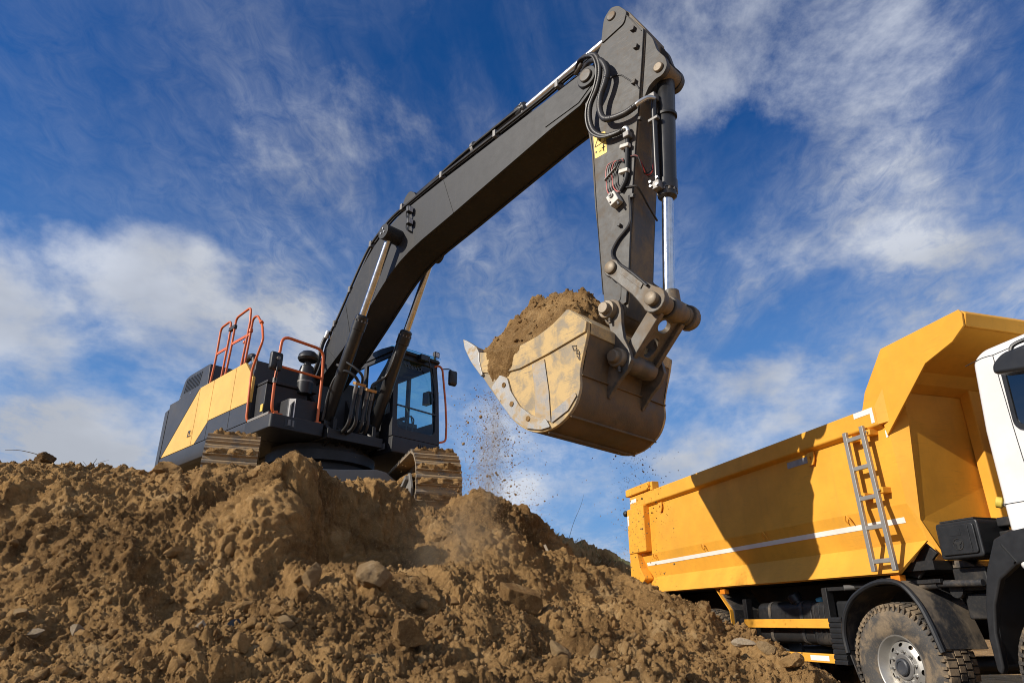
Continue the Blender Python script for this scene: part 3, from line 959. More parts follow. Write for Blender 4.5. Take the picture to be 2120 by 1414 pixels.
# ------------------------------------------------------------------ excavator (x forward along the boom, y to the operator's left, z up)
EZ = 2.1
EX = empty('excavator', (-3.317, 11.743, EZ), R(-45), 'charcoal and yellow crawler excavator on top of the soil mound, its bucket full', 'excavator', EZ)
URZ = R(-25)          # undercarriage turned against the upper structure


def under(o):
    o.rotation_euler.z = URZ
    return o


# --- crawler tracks
TC, TR, TL = 2.70, 0.60, 2.10        # height of wheel centres, outer radius, half wheelbase
per = 4 * TL + 2 * math.pi * TR
NS = 56
random.seed(2)


def track_pos(s):
    s %= per
    if s < 2 * TL:
        return (-TL + s, TC + TR, 0.0)
    s -= 2 * TL
    if s < math.pi * TR:
        a = s / TR
        return (TL + TR * math.sin(a), TC + TR * math.cos(a), a)
    s -= math.pi * TR
    if s < 2 * TL:
        return (TL - s, TC - TR, math.pi)
    s -= 2 * TL
    a = s / TR
    return (-TL - TR * math.sin(a), TC - TR * math.cos(a), math.pi + a)


def shoe_mesh(seed):
    b = MB()
    p = per / NS
    W = 0.335
    b.prism([(-p * .52, -.03), (p * .50, -.03), (p * .50, -.005), (p * .30, 0), (p * .27, .035), (p * .22, .035), (p * .19, 0), (-.02, 0), (-.04, .03), (-.07, .03),
             (-.09, 0), (-p * .52, -.012)], -W, W)
    me = b.mesh('track_shoe', 30)
    me.materials.append(MATS['shoe_muddy'])
    return me


shoe = shoe_mesh(0)


def mud_mesh(seed):
    """Soil packed between two grousers."""
    rs_ = np.random.default_rng(seed)
    nx, ny = 9, 34
    xs = np.linspace(-.085, .075, nx)
    ys = np.linspace(-.32, .32, ny)
    b = MB()
    v = []
    ph = rs_.uniform(0, 50, 2)
    for i, x in enumerate(xs):
        for j, y in enumerate(ys):
            e = min(i, nx - 1 - i) / 2.5
            e2 = min(j, ny - 1 - j) / 3
            k = min(1, e, e2)
            n = float(fbm(np.array([y * 9 + ph[0]]), np.array([x * 14 + ph[1]]), 3, 5)[0])
            v.append((x + n * .012, y, -.012 + k * max(0.0, (.040 + .008 * seed) + n * (.07 + .014 * seed))))
    f = [(i * ny + j, i * ny + j + 1, (i + 1) * ny + j + 1, (i + 1) * ny + j) for i in range(nx - 1) for j in range(ny - 1)]
    b.add(v, f)
    me = b.mesh('packed_soil', 60)
    me.materials.append(MATS['soil_clod'])
    return me


muds = [mud_mesh(i) for i in range(6)]


def make_track(cy, sgn):
    tr = MB()
    # link chain band as the part's own mesh
    pts = [track_pos(per * i / 84) for i in range(84)]
    inner = [(TL + (TR - .13) * math.sin(a) if x0 > TL - 1e-6 and False else x0, z0) for x0, z0, a in pts]
    vo, f = [], []
    n = len(pts)
    for (x0, z0, a) in pts:
        nx_, nz_ = math.sin(a), math.cos(a)
        for yy in (-.1, .1):
            for d in (-.03, -.12):
                vo.append((x0 + nx_ * d, cy + yy, z0 + nz_ * d))
    for i in range(n):
        j = (i + 1) % n
        for q, r_ in ((0, 1), (1, 3), (3, 2), (2, 0)):
            f.append((i * 4 + q, i * 4 + r_, j * 4 + r_, j * 4 + q))
    tr.add(vo, f)
    T_ = under(tr.obj('track', 'shoe_steel', EX))
    for i in range(NS):
        x0, z0, a = track_pos(per * (i + .35) / NS)
        o = bpy.data.objects.new('track_shoe', shoe)
        COL.objects.link(o)
        o.parent = T_
        o.location = (x0, cy, z0)
        o.rotation_euler = (0, a + random.uniform(-.015, .015), 0)
        if i % 9 != 3:
            q = bpy.data.objects.new('packed_soil', muds[(i * 5 + (cy > 0)) % 6])
            COL.objects.link(q)
            q.parent = T_
            q.location = (x0 , cy, z0)
            q.rotation_euler = (0, a, 0)
    fr = MB()
    fr.prism(rounded([(-1.75, TC - .28), (1.7, TC - .28), (1.78, TC - .1), (1.7, TC + .16), (1.2, TC + .24), (-1.6, TC + .24), (-1.78, TC)], .06), cy - .17, cy + .17)
    fr.prism([(-1.5, TC + .24), (1.3, TC + .24), (1.3, TC + .30), (-1.5, TC + .30)], cy - .12, cy + .12)
    fr.obj('track_frame', 'frame_grey', T_, 0.02)
    for x0, nm in ((TL, 'idler_wheel'), (-TL, 'drive_sprocket')):
        wl = MB().lathe([(.12, -.13), (.40, -.13), (.44, -.10), (.47, -.06), (.47, .06), (.44, .10), (.40, .13), (.12, .13)], (x0, cy, TC), (0, 1, 0), 36)
        wl.obj(nm, 'shoe_steel', T_)
    for k in range(8):
        MB().lathe([(.06, -.17), (.12, -.16), (.12, .16), (.06, .17)], (-1.6 + k * .457, cy, TC - .39), (0, 1, 0), 20).obj('roller', 'shoe_steel', T_)
    for xx in (-.7, .7):
        MB().lathe([(.05, -.1), (.08, -.1), (.08, .1), (.05, .1)], (xx, cy, TC + .40), (0, 1, 0), 16).obj('carrier_roller', 'shoe_steel', T_)
    # bracket plates where the frame meets the car body
    s = -1 if cy > 0 else 1
    for dx in (-1.5, -1.0, 1.05, 1.5):
        gp = MB().prism([(cy + s * .17, TC - .26), (cy + s * .40, TC - .26), (cy + s * .40, TC + .0), (cy + s * .17, TC + .2)], dx - .03, dx + .03, 'x')
        gp.obj('bracket_plate', 'frame_grey', T_, 0.008)
    # idler guard with two sloped ribs, soil lying on the frame
    gy = cy + s * .30
    MB().prism(rounded([(1.50, TC + .20), (2.10, TC + .30), (2.30, TC + .05), (2.16, TC - .36), (1.55, TC - .34)], .05), gy - .02, gy + .02).obj('idler_guard', 'frame_grey', T_, .008)
    for z_ in (TC + .12, TC - .16):
        MB().bar((1.62, gy + s * .04, z_ - .06), (2.10, gy + s * .04, z_ + .10), .07, .07).obj('guard_rib', 'frame_grey', T_, .01)
    pv_, pf_ = lump_proto(4, 930, .5, 2)
    sm = fast_mesh('packed_soil', pv_ * np.array([.75, .20, .10]), pf_)
    sm.materials.append(MATS['soil_clod'])
    so = bpy.data.objects.new('packed_soil', sm)
    COL.objects.link(so)
    so.parent = T_
    so.location = (1.2, cy + s * .18, TC + .30)
    return T_


make_track(-1.34, -1)
make_track(1.45, 1)
# car body: centre box with four splayed legs
cb = MB()
cb.lathe([(.5, 0), (.95, .05), (1.0, .35), (.9, .48)], (0, .05, TC - .08), (0, 0, 1), 36)
for sx in (-1, 1):
    for y1, sy in ((-1.2, -1), (1.3, 1)):
        a = Vector((sx * .35, .05 + sy * .35, 0))
        b_ = Vector((sx * 1.28, y1, 0))
        d = (b_ - a)
        side = Vector((-d.y, d.x, 0)).normalized()
        v = []
        for p, hw, z0, z1 in ((a, .34, TC - .22, TC + .32), (a.lerp(b_, .55), .26, TC - .22, TC + .20), (b_, .30, TC - .25, TC + .12)):
            for sg in (-1, 1):
                for z in (z0, z1):
                    v.append((p.x + side.x * hw * sg, p.y + side.y * hw * sg, z))
        f = []
        for i in range(2):
            o = i * 4
            f += [(o, o + 1, o + 5, o + 4), (o + 2, o + 6, o + 7, o + 3), (o, o + 4, o + 6, o + 2), (o + 1, o + 3, o + 7, o + 5)]
        f += [(0, 2, 3, 1), (8, 9, 11, 10)]
        cb.add(v, f)
cb.prism([(-.95, 2.56), (1.25, 2.56), (1.25, 2.98), (1.1, 3.06), (.95, 3.17), (.8, 3.205), (.3, 3.17), (-.3, 3.15), (-.95, 3.0)], 1.04, 1.14, 'x')
under(cb.obj('undercarriage_frame', 'frame_grey', EX, 0.02))
sr = MB().lathe([(.74, 3.08), (.86, 3.08), (.86, 3.22), (.80, 3.24), (.80, 3.34), (.92, 3.36), (.92, 3.52), (.84, 3.54), (.84, 3.64), (.7, 3.64)], (0, 0, 0), (0, 0, 1), 64)
sro = sr.obj('slew_ring', 'black_frame', EX)
tb = MB()
for k in range(48):
    a = 2 * math.pi * k / 48
    tb.obox((.89 * math.cos(a), .89 * math.sin(a), 3.44), (.03, .035, .10), Matrix.Rotation(a, 3, 'Z'))
tb.obj('ring_teeth', 'black_frame', sro)

# --- upper frame
uf = MB()
uf.box(-3.6, 1.1, -.55, .50, 3.64, 3.80)
uf.box(-3.6, .1, -1.40, 1.45, 3.66, 3.74)
uf.obj('upper_frame', 'black_frame', EX, 0.01)
br = MB()
for y in (-.42, .34):
    br.prism([(-.85, 3.78), (1.02, 3.78), (1.02, 4.0), (.80, 4.12), (.35, 4.28), (-.05, 4.82), (-.28, 4.95), (-.55, 4.93), (-.75, 4.6)], y, y + .07)
br.obj('boom_bracket', 'black_frame', EX, 0.012)
MB().cyl((-.36, -.46, 4.76), (-.36, .44, 4.76), .10).obj('boom_foot_pin', 'cylinder_black', EX, 0.01)

# --- engine house with its row of doors (right side of the machine)
YS = -1.45
hs_ = MB()
hs_.box(-3.62, .05, YS + .035, 1.38, 3.70, 5.0)
hs_.obj('engine_house', 'panel_grey', EX, 0.02)


def panel(name, mat, poly, th=.03, y=YS, bev=.006, parent=None):
    return MB().prism(poly, y, y + th).obj(name, mat, parent or EX, bev, 2)


pd = panel('door_panel', 'panel_grey', [(-3.69, 3.925), (-3.65, 3.925), (-2.215, 5.02), (-3.69, 5.02)])
panel('colour_band', 'panel_yellow', [(-3.635, 3.915), (-2.195, 3.915), (-2.195, 5.02)], parent=pd)
la = MB().prism(rounded([(-2.42, 4.10), (-2.22, 4.10), (-2.22, 4.24), (-2.42, 4.24)], .015), YS - .006, YS + .01)
lo_ = la.obj('latch', 'panel_yellow', pd, .003)
lb = MB().prism([(-2.40, 4.11), (-2.24, 4.11), (-2.24, 4.125), (-2.40, 4.125)], YS - .014, YS)
lb.prism([(-2.38, 4.125), (-2.36, 4.125), (-2.36, 4.22), (-2.38, 4.22)], YS - .014, YS)
lb.prism([(-2.36, 4.20), (-2.27, 4.20), (-2.27, 4.22), (-2.36, 4.22)], YS - .014, YS)
lb.prism([(-2.33, 4.15), (-2.27, 4.15), (-2.27, 4.20), (-2.33, 4.20)], YS - .012, YS)
lb.obj('latch_handle', 'panel_grey', pd, .002)
pd = panel('door_panel', 'panel_yellow', [(-2.178, 3.915), (-2.03, 3.915), (-1.562, 4.235), (-1.562, 5.03), (-2.178, 5.025)])
panel('colour_band', 'panel_grey', [(-2.015, 3.915), (-1.562, 3.915), (-1.562, 4.225)], parent=pd)
pd = panel('door_panel', 'panel_yellow', [(-1.546, 4.262), (-.646, 4.262), (-.646, 5.035), (-1.546, 5.03)])
panel('colour_band', 'panel_grey', [(-1.546, 3.915), (-.646, 3.915), (-.646, 4.254), (-1.546, 4.254)], parent=pd)
pd = panel('door_panel', 'panel_yellow', [(-.63, 4.262), (.08, 4.255), (.08, 4.68), (-.30, 5.035), (-.63, 5.035)], th=.05)
panel('colour_band', 'panel_grey', [(-.63, 3.915), (.08, 3.915), (.08, 4.247), (-.63, 4.254)], th=.05, parent=pd)
# lower skirt with a turned-under edge
sk = MB()
prof = [(YS - .01, 3.90), (YS - .01, 3.72), (YS + .03, 3.63), (YS + .12, 3.605), (YS + .12, 3.66), (YS + .06, 3.9)]
sk.prism(prof, -3.66, .12, 'x')
sk.obj('skirt', 'panel_grey', EX, 0.012)
# counterweight: rounded in plan
cw = rounded([(-3.71, -1.46), (-4.02, -1.44), (-4.42, -.95), (-4.48, 0), (-4.42, .95), (-4.0, 1.45), (-3.71, 1.46)], [0, .22, .3, .3, .3, .22, 0], 6)
b = MB()
lv = [(3.60, .90), (3.72, .985), (4.4, 1.0), (4.90, .99), (5.0, .95), (5.02, .90)]
n = len(cw)
v, f = [], []
for z, s in lv:
    for (x, y) in cw:
        v.append((-3.71 + (x + 3.71) * s, y * (s if s < .97 else 1), z))
for i in range(len(lv) - 1):
    for k in range(n):
        f.append((i * n + k, i * n + (k + 1) % n, (i + 1) * n + (k + 1) % n, (i + 1) * n + k))
f += [tuple(range(n - 1, -1, -1)), tuple((len(lv) - 1) * n + k for k in range(n))]
b.add(v, f)
b.obj('counterweight', 'panel_grey', EX, 0.015)
# raised engine hood with louvres
hd = MB()
hp = rounded([(-3.42, 5.03), (-3.22, 5.46), (-3.0, 5.50), (-2.04, 5.50), (-2.0, 5.03)], [0, .08, .05, .05, 0], 3)
hd.prism(hp, -1.40, .9)
hood = hd.obj('engine_hood', 'panel_grey', EX, 0.02)
for k in range(10):
    x0 = -3.17 + k * .078
    lm = MB().prism([(x0, 5.15), (x0 + .03, 5.15), (x0 + .105, 5.42), (x0 + .075, 5.42)], -1.408, -1.39)
    lm.obj('louvre', 'black_plastic', hood)
for k, (bx, bz) in enumerate(((-3.30, 5.075), (-2.80, 5.075), (-2.28, 5.075))):
    MB().cyl((bx, -1.41, bz), (bx, -1.39, bz), .018, n=10).obj('bolt', 'bolt_silver', hood)
tk = MB()
tk.box(-1.95, -.32, -1.30, .3, 5.0, 5.04)
tk.obj('walkway_plate', 'black_frame', EX)
fc = MB()
for x0 in (-1.02, -.86):
    fc.lathe([(.055, 0), (.055, .07), (.07, .07), (.07, .13), (.055, .14)], (x0, -1.22, 5.03), (0, 0, 1), 18)
fc.obj('filler_cap', 'panel_yellow', EX)
MB().pipe([(-1.06, -1.18, 5.10), (-1.02, -1.18, 5.30), (-.70, -1.18, 5.36), (-.55, -1.18, 5.20), (-.55, -1.18, 5.05)], .055, .10, 10).obj('filler_hose', 'hose_rubber', EX)
# battery and tool lockers in front of the house
MB().box(.10, .44, -1.36, -.62, 3.88, 4.52).obj('locker', 'platform_black', EX, 0.02)
MB().box(.12, .80, -1.12, -.62, 3.88, 4.24).obj('locker', 'platform_black', EX, 0.03)
yb = MB().box(-.26, .0, -1.38, -.46, 4.55, 4.90)
yb.obj('tank_box', 'panel_yellow', EX, 0.015)
tp = MB().box(-.26, .46, -1.36, -.46, 4.53, 4.57)
for k in range(9):
    tp.lathe([(.016, 0), (.016, .012), (.008, .016)], (.42, -1.3 + k * .1, 4.565), (0, 0, 1), 8)
tp.obj('locker_lid', 'platform_black', EX, 0.004)
# right-hand platform
pf = rounded([(.1, -1.47), (.99, -1.47), (.99, -.57), (.1, -.57)], [0, .06, .02, 0], 4)
plt = MB().prism(pf, 3.66, 3.88, 'z').obj('platform', 'platform_black', EX, 0.02, 3)
MB().box(.985, .997, -1.24, -1.05, 3.70, 3.84).obj('lamp_recess', 'black_plastic', plt, .004)
lr = MB()
lr.cyl((.99, -1.165, 3.73), (.99, -1.165, 3.82), .028, n=10)
lr.cyl((.99, -1.10, 3.72), (.99, -1.10, 3.82), .02, n=10)
lr.obj('lamp', 'hub_grey', plt)
sp_ = MB()
sp_.box(.14, .86, -1.46, -1.30, 3.885, 3.93)
sp_.obj('step_plate', 'frame_grey', plt, .005)
wbx = rounded([(-1.10, 3.89), (-.62, 3.89), (-.62, 4.24), (-1.02, 4.24), (-1.10, 4.12)], [.01, .02, .03, .03, .02], 3)
wb = MB().prism(wbx, .80, .86, 'x').obj('cover_front', 'platform_black', EX, .012)
MB().add([(.80, -1.112, 3.91), (.867, -1.035, 3.91), (.867, -1.035, 4.22), (.80, -1.112, 4.22)], [(0, 1, 2, 3)]).obj('lit_cover_corner', 'reflective_white', EX, solid=.006)  # sunlight on the cover's chamfered corner, put in as white colour
ys_ = MB().box(.36, .44, -1.375, -1.363, 4.04, 4.16).obj('warning_label', 'sticker_yellow', EX)

# --- handrails
def rail(name, pts, r=.021, rad=.10, extra=None, mat='rail_orange'):
    o = MB().pipe(pts, r, rad, 10).obj(name, mat, EX)
    for e in extra or []:
        e.obj('crossbar', mat, o)
    return o


yr = -1.36
rail('handrail', [(-2.0, yr, 4.98), (-1.92, yr, 5.56), (-1.92, yr, 6.20), (-1.48, yr, 6.22), (-1.44, yr, 5.9), (-1.50, yr, 5.0)],
     extra=[MB().bar((-1.94, yr, 5.66), (-1.46, yr, 5.66), .02, .05)])
rail('handrail', [(-1.34, yr, 4.98), (-1.27, yr, 5.6), (-1.25, yr, 6.20), (-.66, yr, 6.23), (-.60, yr, 5.9), (-.70, yr, 5.0)],
     extra=[MB().bar((-1.28, yr, 5.68), (-.50, yr, 5.66), .02, .05)])
rail('handrail', [(-.56, yr, 4.98), (-.51, yr, 5.6), (-.50, yr, 5.95), (-.32, yr, 5.96), (-.06, yr, 5.68), (.24, yr - .08, 5.30), (.12, yr - .09, 5.04),
                  (.02, yr - .10, 4.8), (.10, yr - .10, 3.95), (.14, yr - .06, 3.90)])
hk = MB()
hk.box(-1.47, -1.22, yr - .03, yr + .03, 5.98, 6.06)
hk.obj('rail_clamp', 'hose_rubber', EX, .008)
hk = MB()
hk.lathe([(.035, -.03), (.035, .03)], (-.12, yr, 5.76), (.7, 0, -.6), 10)
hk.lathe([(.035, -.03), (.035, .03)], (-.505, yr, 5.72), (0, 0, 1), 10)
hk.lathe([(.033, -.02), (.033, .02)], (-.70, yr, 5.55), (0, 0, 1), 10)
hk.obj('rail_collar', 'rail_orange', EX)
xr = .93
rl = rail('handrail', [(xr - .02, -1.34, 3.90), (xr, -1.45, 3.92), (xr, -1.46, 4.4), (xr, -1.43, 5.17), (xr, -.69, 5.13), (xr, -.66, 4.7), (xr, -.66, 3.89)], .024, .14,
          extra=[MB().cyl((xr, -1.45, 4.66), (xr, -.66, 4.64), .020, n=10)])
ft = MB()
ft.box(xr - .06, xr + .04, -.71, -.61, 3.88, 3.90)
ft.box(xr - .06, xr + .04, -1.42, -1.28, 3.88, 3.90)
ft.cyl((xr - .02, -1.36, 3.89), (xr - .02, -1.36, 3.94), .03, n=10)
ft.obj('rail_foot', 'rail_orange', rl, .004)


def mirror(cx, cy, cz, wd, ht, arm_pts, yaw=0, name='mirror'):
    b = MB()
    M = Matrix.Rotation(yaw, 3, 'Z')
    out = rounded([(-wd / 2, -ht / 2), (wd / 2, -ht / 2), (wd / 2, ht / 2), (-wd / 2, ht / 2)], .04, 4)
    layers = [(-.005, 1.0), (.02, 1.0), (.055, .90), (.075, .6)]
    v, f = [], []
    n = len(out)
    for d, s in layers:
        for (u, w_) in out:
            q = M @ Vector((d, u * s, w_ * s))
            v.append((cx + q.x, cy + q.y, cz + q.z))
    for i in range(len(layers) - 1):
        for k in range(n):
            f.append((i * n + k, i * n + (k + 1) % n, (i + 1) * n + (k + 1) % n, (i + 1) * n + k))
    f += [tuple(range(n - 1, -1, -1)), tuple((len(layers) - 1) * n + k for k in range(n))]
    b.add(v, f)
    o = b.obj(name, 'black_plastic', EX)
    if arm_pts:
        MB().pipe(arm_pts, .012, .05, 8).obj('mirror_arm', 'black_plastic', o)
    return o


m1 = mirror(.95, -1.50, 4.71, .20, .30, [(1.03, -1.50, 4.74), (1.04, -1.50, 4.52), (.96, -1.47, 4.40)])
mk = MB()
mk.lathe([(.03, -.03), (.03, .03)], (1.03, -1.50, 4.74), (1, 0, 0), 10)
mk.lathe([(.035, -.04), (.035, .04)], (xr, -1.46, 4.41), (0, 0, 1), 10)
mk.obj('mirror_knuckle', 'hub_grey', m1)
# air pre-cleaner
pc = MB().lathe([(.05, 4.45), (.12, 4.47), (.13, 4.62), (.13, 4.86), (.11, 4.95), (.06, 4.99), (.055, 5.05), (.15, 5.06), (.175, 5.10), (.16, 5.17), (.11, 5.22), (.0, 5.235)],
                (.45, -.70, 0), (0, 0, 1), 32)
pc.obj('air_precleaner', 'black_plastic', EX)
MB().lathe([(.134, 0), (.134, .03)], (.45, -.70, 4.66), (0, 0, 1), 32).obj('clamp_band', 'hub_grey', EX)

# --- operator's cab
cabx = MB()
cabx.prism(rounded([(-.62, 3.58), (1.22, 3.58), (1.23, 3.86), (-.62, 3.86)], .03), .60, 1.64)
CAB = cabx.obj('cab', 'platform_black', EX, .02)


def cab_front_x(z):
    return 1.20 - .05 * max(0, (z - 3.9)) / 1.0 - .09 * max(0, (z - 4.6)) ** 2


outer = [(.60, 3.87), (1.64, 3.87)] + [(1.64 - .03 * t, 3.87 + 1.6 * t) for t in (.3, .6, .9, 1)] + [(.62, 5.47), (.60, 4.8), (.60, 4.3)]
inner = rounded([(.70, 4.02), (1.54, 4.02), (1.535, 4.6), (1.51, 5.36), (.72, 5.36), (.70, 4.6)], [.14, .14, .0, .08, .08, 0], 6)
fr = MB().ring(outer, [inner], lambda u, v_: (cab_front_x(v_), u, v_))
fr.obj('front_frame', 'platform_black', CAB, 0.006, solid=.09)
gl = MB()
zs = [4.0 + i * .14 for i in range(11)]
v = [(cab_front_x(z) - .03, y, z) for z in zs for y in (.66, 1.57)]
gl.add(v, [(2 * i, 2 * i + 1, 2 * i + 3, 2 * i + 2) for i in range(10)])
gl.obj('windscreen', 'cab_glass', CAB)
MB().bar((cab_front_x(4.42) + .012, .69, 4.43), (cab_front_x(4.42) + .012, 1.55, 4.41), .02, .025).obj('window_bar', 'black_plastic', CAB)
wp = MB().tube([(1.20, 1.30, 5.45), (1.17, 1.40, 5.25), (1.2, 1.50, 4.85), (1.22, 1.52, 4.6)], .012, 6)
wp.tube([(1.19, 1.42, 5.3), (1.19, 1.51, 4.9), (1.215, 1.53, 4.45)], .008, 6)
wp.box(1.08, 1.2, 1.14, 1.34, 5.40, 5.50)
wp.obj('wiper', 'black_plastic', CAB)
rf = MB().prism(rounded([(-.66, 5.44), (1.05, 5.44), (1.12, 5.47), (1.06, 5.54), (.7, 5.58), (-.6, 5.58)], .03), .585, 1.655)
rf.obj('cab_roof', 'platform_black', CAB, .02)
vs_ = MB().prism([(.92, 5.585), (1.20, 5.50), (1.21, 5.515), (.92, 5.60)], .64, 1.60)
vs_.obj('rain_visor', 'cab_glass', CAB)
rg = MB().pipe([(.52, .70, 5.57), (.52, .70, 5.64), (.62, .70, 5.64), (.62, .70, 5.57)], .012, .03, 6)
rg.obj('lifting_eye', 'black_frame', CAB)
po = MB()
for y0, y1 in ((.605, .66), (1.585, 1.64)):
    po.prism([(-.60, 3.86), (-.48, 3.86), (-.50, 5.45), (-.62, 5.45)], y0, y1)
    po.prism([(.18, 3.86), (.27, 3.86), (.25, 5.45), (.16, 5.45)], y0, y1)
    po.prism([(-.60, 3.86), (1.16, 3.86), (1.16, 4.30), (-.60, 4.30)], y0 + .01, y1 - .01)
    po.prism([(-.60, 5.36), (1.06, 5.36), (1.06, 5.45), (-.60, 5.45)], y0 + .005, y1 - .005)
po.box(-.61, -.55, .62, 1.62, 3.86, 4.72)
po.box(-.61, -.55, .62, 1.62, 5.30, 5.45)
po.obj('cab_pillars', 'platform_black', CAB, .008)
for y in (.632, 1.612):
    sg_ = MB().add([(-.5, y, 4.3), (1.17, y, 4.3), (1.06, y, 5.37), (-.5, y, 5.37)], [(0, 1, 2, 3)])
    sg_.obj('side_window', 'cab_glass', CAB)
MB().add([(-.58, .64, 4.72), (-.58, 1.6, 4.72), (-.58, 1.6, 5.32), (-.58, .64, 5.32)], [(0, 1, 2, 3)]).obj('rear_window', 'cab_glass', CAB)
st = MB()
st.prism(rounded([(-.25, 3.9), (.35, 3.9), (.40, 4.28), (-.05, 4.30), (-.22, 5.02), (-.36, 5.02), (-.30, 4.2)], .05), .90, 1.34)
st.box(-.28, -.18, .98, 1.26, 5.02, 5.22)
st.box(-.1, .42, .78, .86, 4.45, 4.52)
st.box(-.1, .42, 1.38, 1.46, 4.45, 4.52)
st.obj('seat', 'seat_dark', CAB, .03)
wr = MB().tube([(.44, .86, 4.50), (.47, .92, 4.36), (.52, .97, 4.18), (.50, 1.0, 4.02), (.46, 1.02, 3.95)], lambda t: .05 + .03 * math.sin(9 * t) * .4, 8)
wr.obj('seat_cover', 'seat_wrap', CAB)
cs = MB()
cs.tube([(.5, .92, 4.5), (.52, .92, 4.62)], .018, 8)
cs.box(.44, .56, .80, 1.02, 4.50, 4.54)
cs.tube([(.62, 1.3, 4.3), (.64, 1.3, 4.42), (.64, 1.38, 4.47), (.64, 1.46, 4.42), (.62, 1.46, 4.3)], .014, 6)
cs.box(.5, .7, 1.08, 1.5, 4.24, 4.32)
cs.tube([(.75, 1.15, 3.88), (.78, 1.2, 4.2), (.70, 1.22, 4.36)], .015, 6)
cs.tube([(.75, 1.32, 3.88), (.78, 1.34, 4.2), (.74, 1.32, 4.45)], .015, 6)
cs.box(.95, 1.12, 1.40, 1.50, 4.62, 4.86)
cs.obj('controls', 'black_plastic', CAB, .006)
MB().box(.3, .5, .98, 1.12, 3.99, 4.03).obj('data_plate', 'valve_grey', CAB)
lab = MB().box(.80, 1.02, .596, .601, 3.66, 3.76)
lab.obj('white_label', 'reflective_grey', CAB)
cr = MB()
for k in range(4):
    cr.box(1.225, 1.235, 1.16 + k * .045, 1.18 + k * .045, 3.70, 3.80)
cr.obj('vent_slots', 'black_plastic', CAB)
wl = MB().prism(rounded([(1.55, 5.58), (1.67, 5.58), (1.67, 5.70), (1.55, 5.70)], .02), 1.00, 1.07, 'x')
wlo = wl.obj('work_light', 'black_plastic', CAB, .01)
MB().prism(rounded([(1.57, 5.60), (1.65, 5.60), (1.65, 5.68), (1.57, 5.68)], .012), 1.068, 1.074, 'x').obj('lens', 'lamp_lens', wlo)
MB().box(.98, 1.02, 1.59, 1.63, 5.52, 5.60).obj('bracket', 'brass', wlo)
gr = MB().pipe([(1.06, 1.56, 5.38), (1.10, 1.63, 5.42), (1.14, 1.69, 5.36), (1.16, 1.78, 4.70), (1.16, 1.82, 4.30), (1.16, 1.82, 3.98), (1.14, 1.66, 3.93)], .020, .07, 10)
gr.obj('grab_rail', 'rail_orange', CAB)
m2 = mirror(1.16, 1.92, 5.22, .17, .30, [(1.12, 1.70, 5.36), (1.14, 1.86, 5.40), (1.19, 1.92, 5.34)], R(-8))

# faint lettering on the upper edge of the windscreen
fcv = bpy.data.curves.new('lettering', 'FONT')
fcv.body = 'VOLVO'
fcv.size = .12
fcv.align_x = 'CENTER'
fcv.extrude = 0.0005
fcv.materials.append(MATS['glass_print'])
_tmp = bpy.data.objects.new('lettering_curve', fcv)
COL.objects.link(_tmp)
bpy.context.view_layer.update()
fme = bpy.data.meshes.new_from_object(_tmp.evaluated_get(bpy.context.evaluated_depsgraph_get()))
bpy.data.objects.remove(_tmp)
if not fme.materials:
    fme.materials.append(MATS['glass_print'])
fo = bpy.data.objects.new('lettering', fme)
COL.objects.link(fo)
fo.parent = CAB
fo.location = (cab_front_x(5.24) - .022, 1.06, 5.20)
fo.rotation_euler = (R(90), 0, R(90))


# --- hydraulic cylinders
def cylinder(name, base, gland, tip, rb, rrod, head=.10, gl=.16, eye=.13, tube_mat='cylinder_black', band=None):
    base, tip = Vector(base), Vector(tip)
    d = (tip - base).normalized()
    g = base + d * (Vector(gland) - base).dot(d)
    o = MB()
    L = (g - base).length
    o.lathe([(rb * .7, .04), (rb, .10), (rb, L - gl), (rb * 1.10, L - gl), (rb * 1.10, L - gl * .45), (rb * 1.02, L - gl * .45), (rb * 1.02, L - .03), (rb * .72, L)], base, d, 32)
    co_ = o.obj(name, tube_mat, EX, .004)
    MB().cyl(g - d * .02, tip, rrod, n=28).obj('rod', 'chrome', co_)
    gb = MB()
    u = d.orthogonal().normalized()
    wv = d.cross(u)
    for k in range(12):
        a = 2 * math.pi * k / 12
        q = g - d * (gl * .45) + (u * math.cos(a) + wv * math.sin(a)) * rb * 1.04
        gb.cyl(q, q + d * .03, .012, n=6)
    gb.obj('gland_bolts', 'hub_grey', co_)
    return co_


for s in (-1, 1):
    cy_ = s * .45
    c_ = cylinder('boom_cylinder', (.80, cy_, 3.92), (1.53, cy_, 5.68), (2.29, cy_, 6.86), .105, .062, gl=.26)
    e = MB().lathe([(.13, -.10), (.13, .10)], (2.29, cy_, 6.88), (0, 1, 0), 28)
    e.obj('rod_eye', 'cylinder_black', c_, .01)
    MB().lathe([(.13, -.09), (.13, .09)], (.80, cy_, 3.92), (0, 1, 0), 24).obj('base_eye', 'cylinder_black', c_, .01)
    MB().lathe([(.112, -.02), (.112, .02)], (1.18, cy_, 4.84), (.38, 0, .92), 24).obj('pipe_clamp', 'black_frame', c_, .004)
bx_ = MB().cyl((2.29, -.60, 6.88), (2.29, .60, 6.88), .135, n=32)
BOSS = bx_.obj('boom_cylinder_pin', 'boom_paint', EX, .008)
bb = MB()
for k in range(3):
    a = R(90 + 120 * k)
    bb.cyl((2.29 + .05 * math.cos(a), -.598, 6.88 + .05 * math.sin(a)), (2.29 + .05 * math.cos(a), -.615, 6.88 + .05 * math.sin(a)), .016, n=8)
bb.obj('bolt', 'bolt_silver', BOSS)

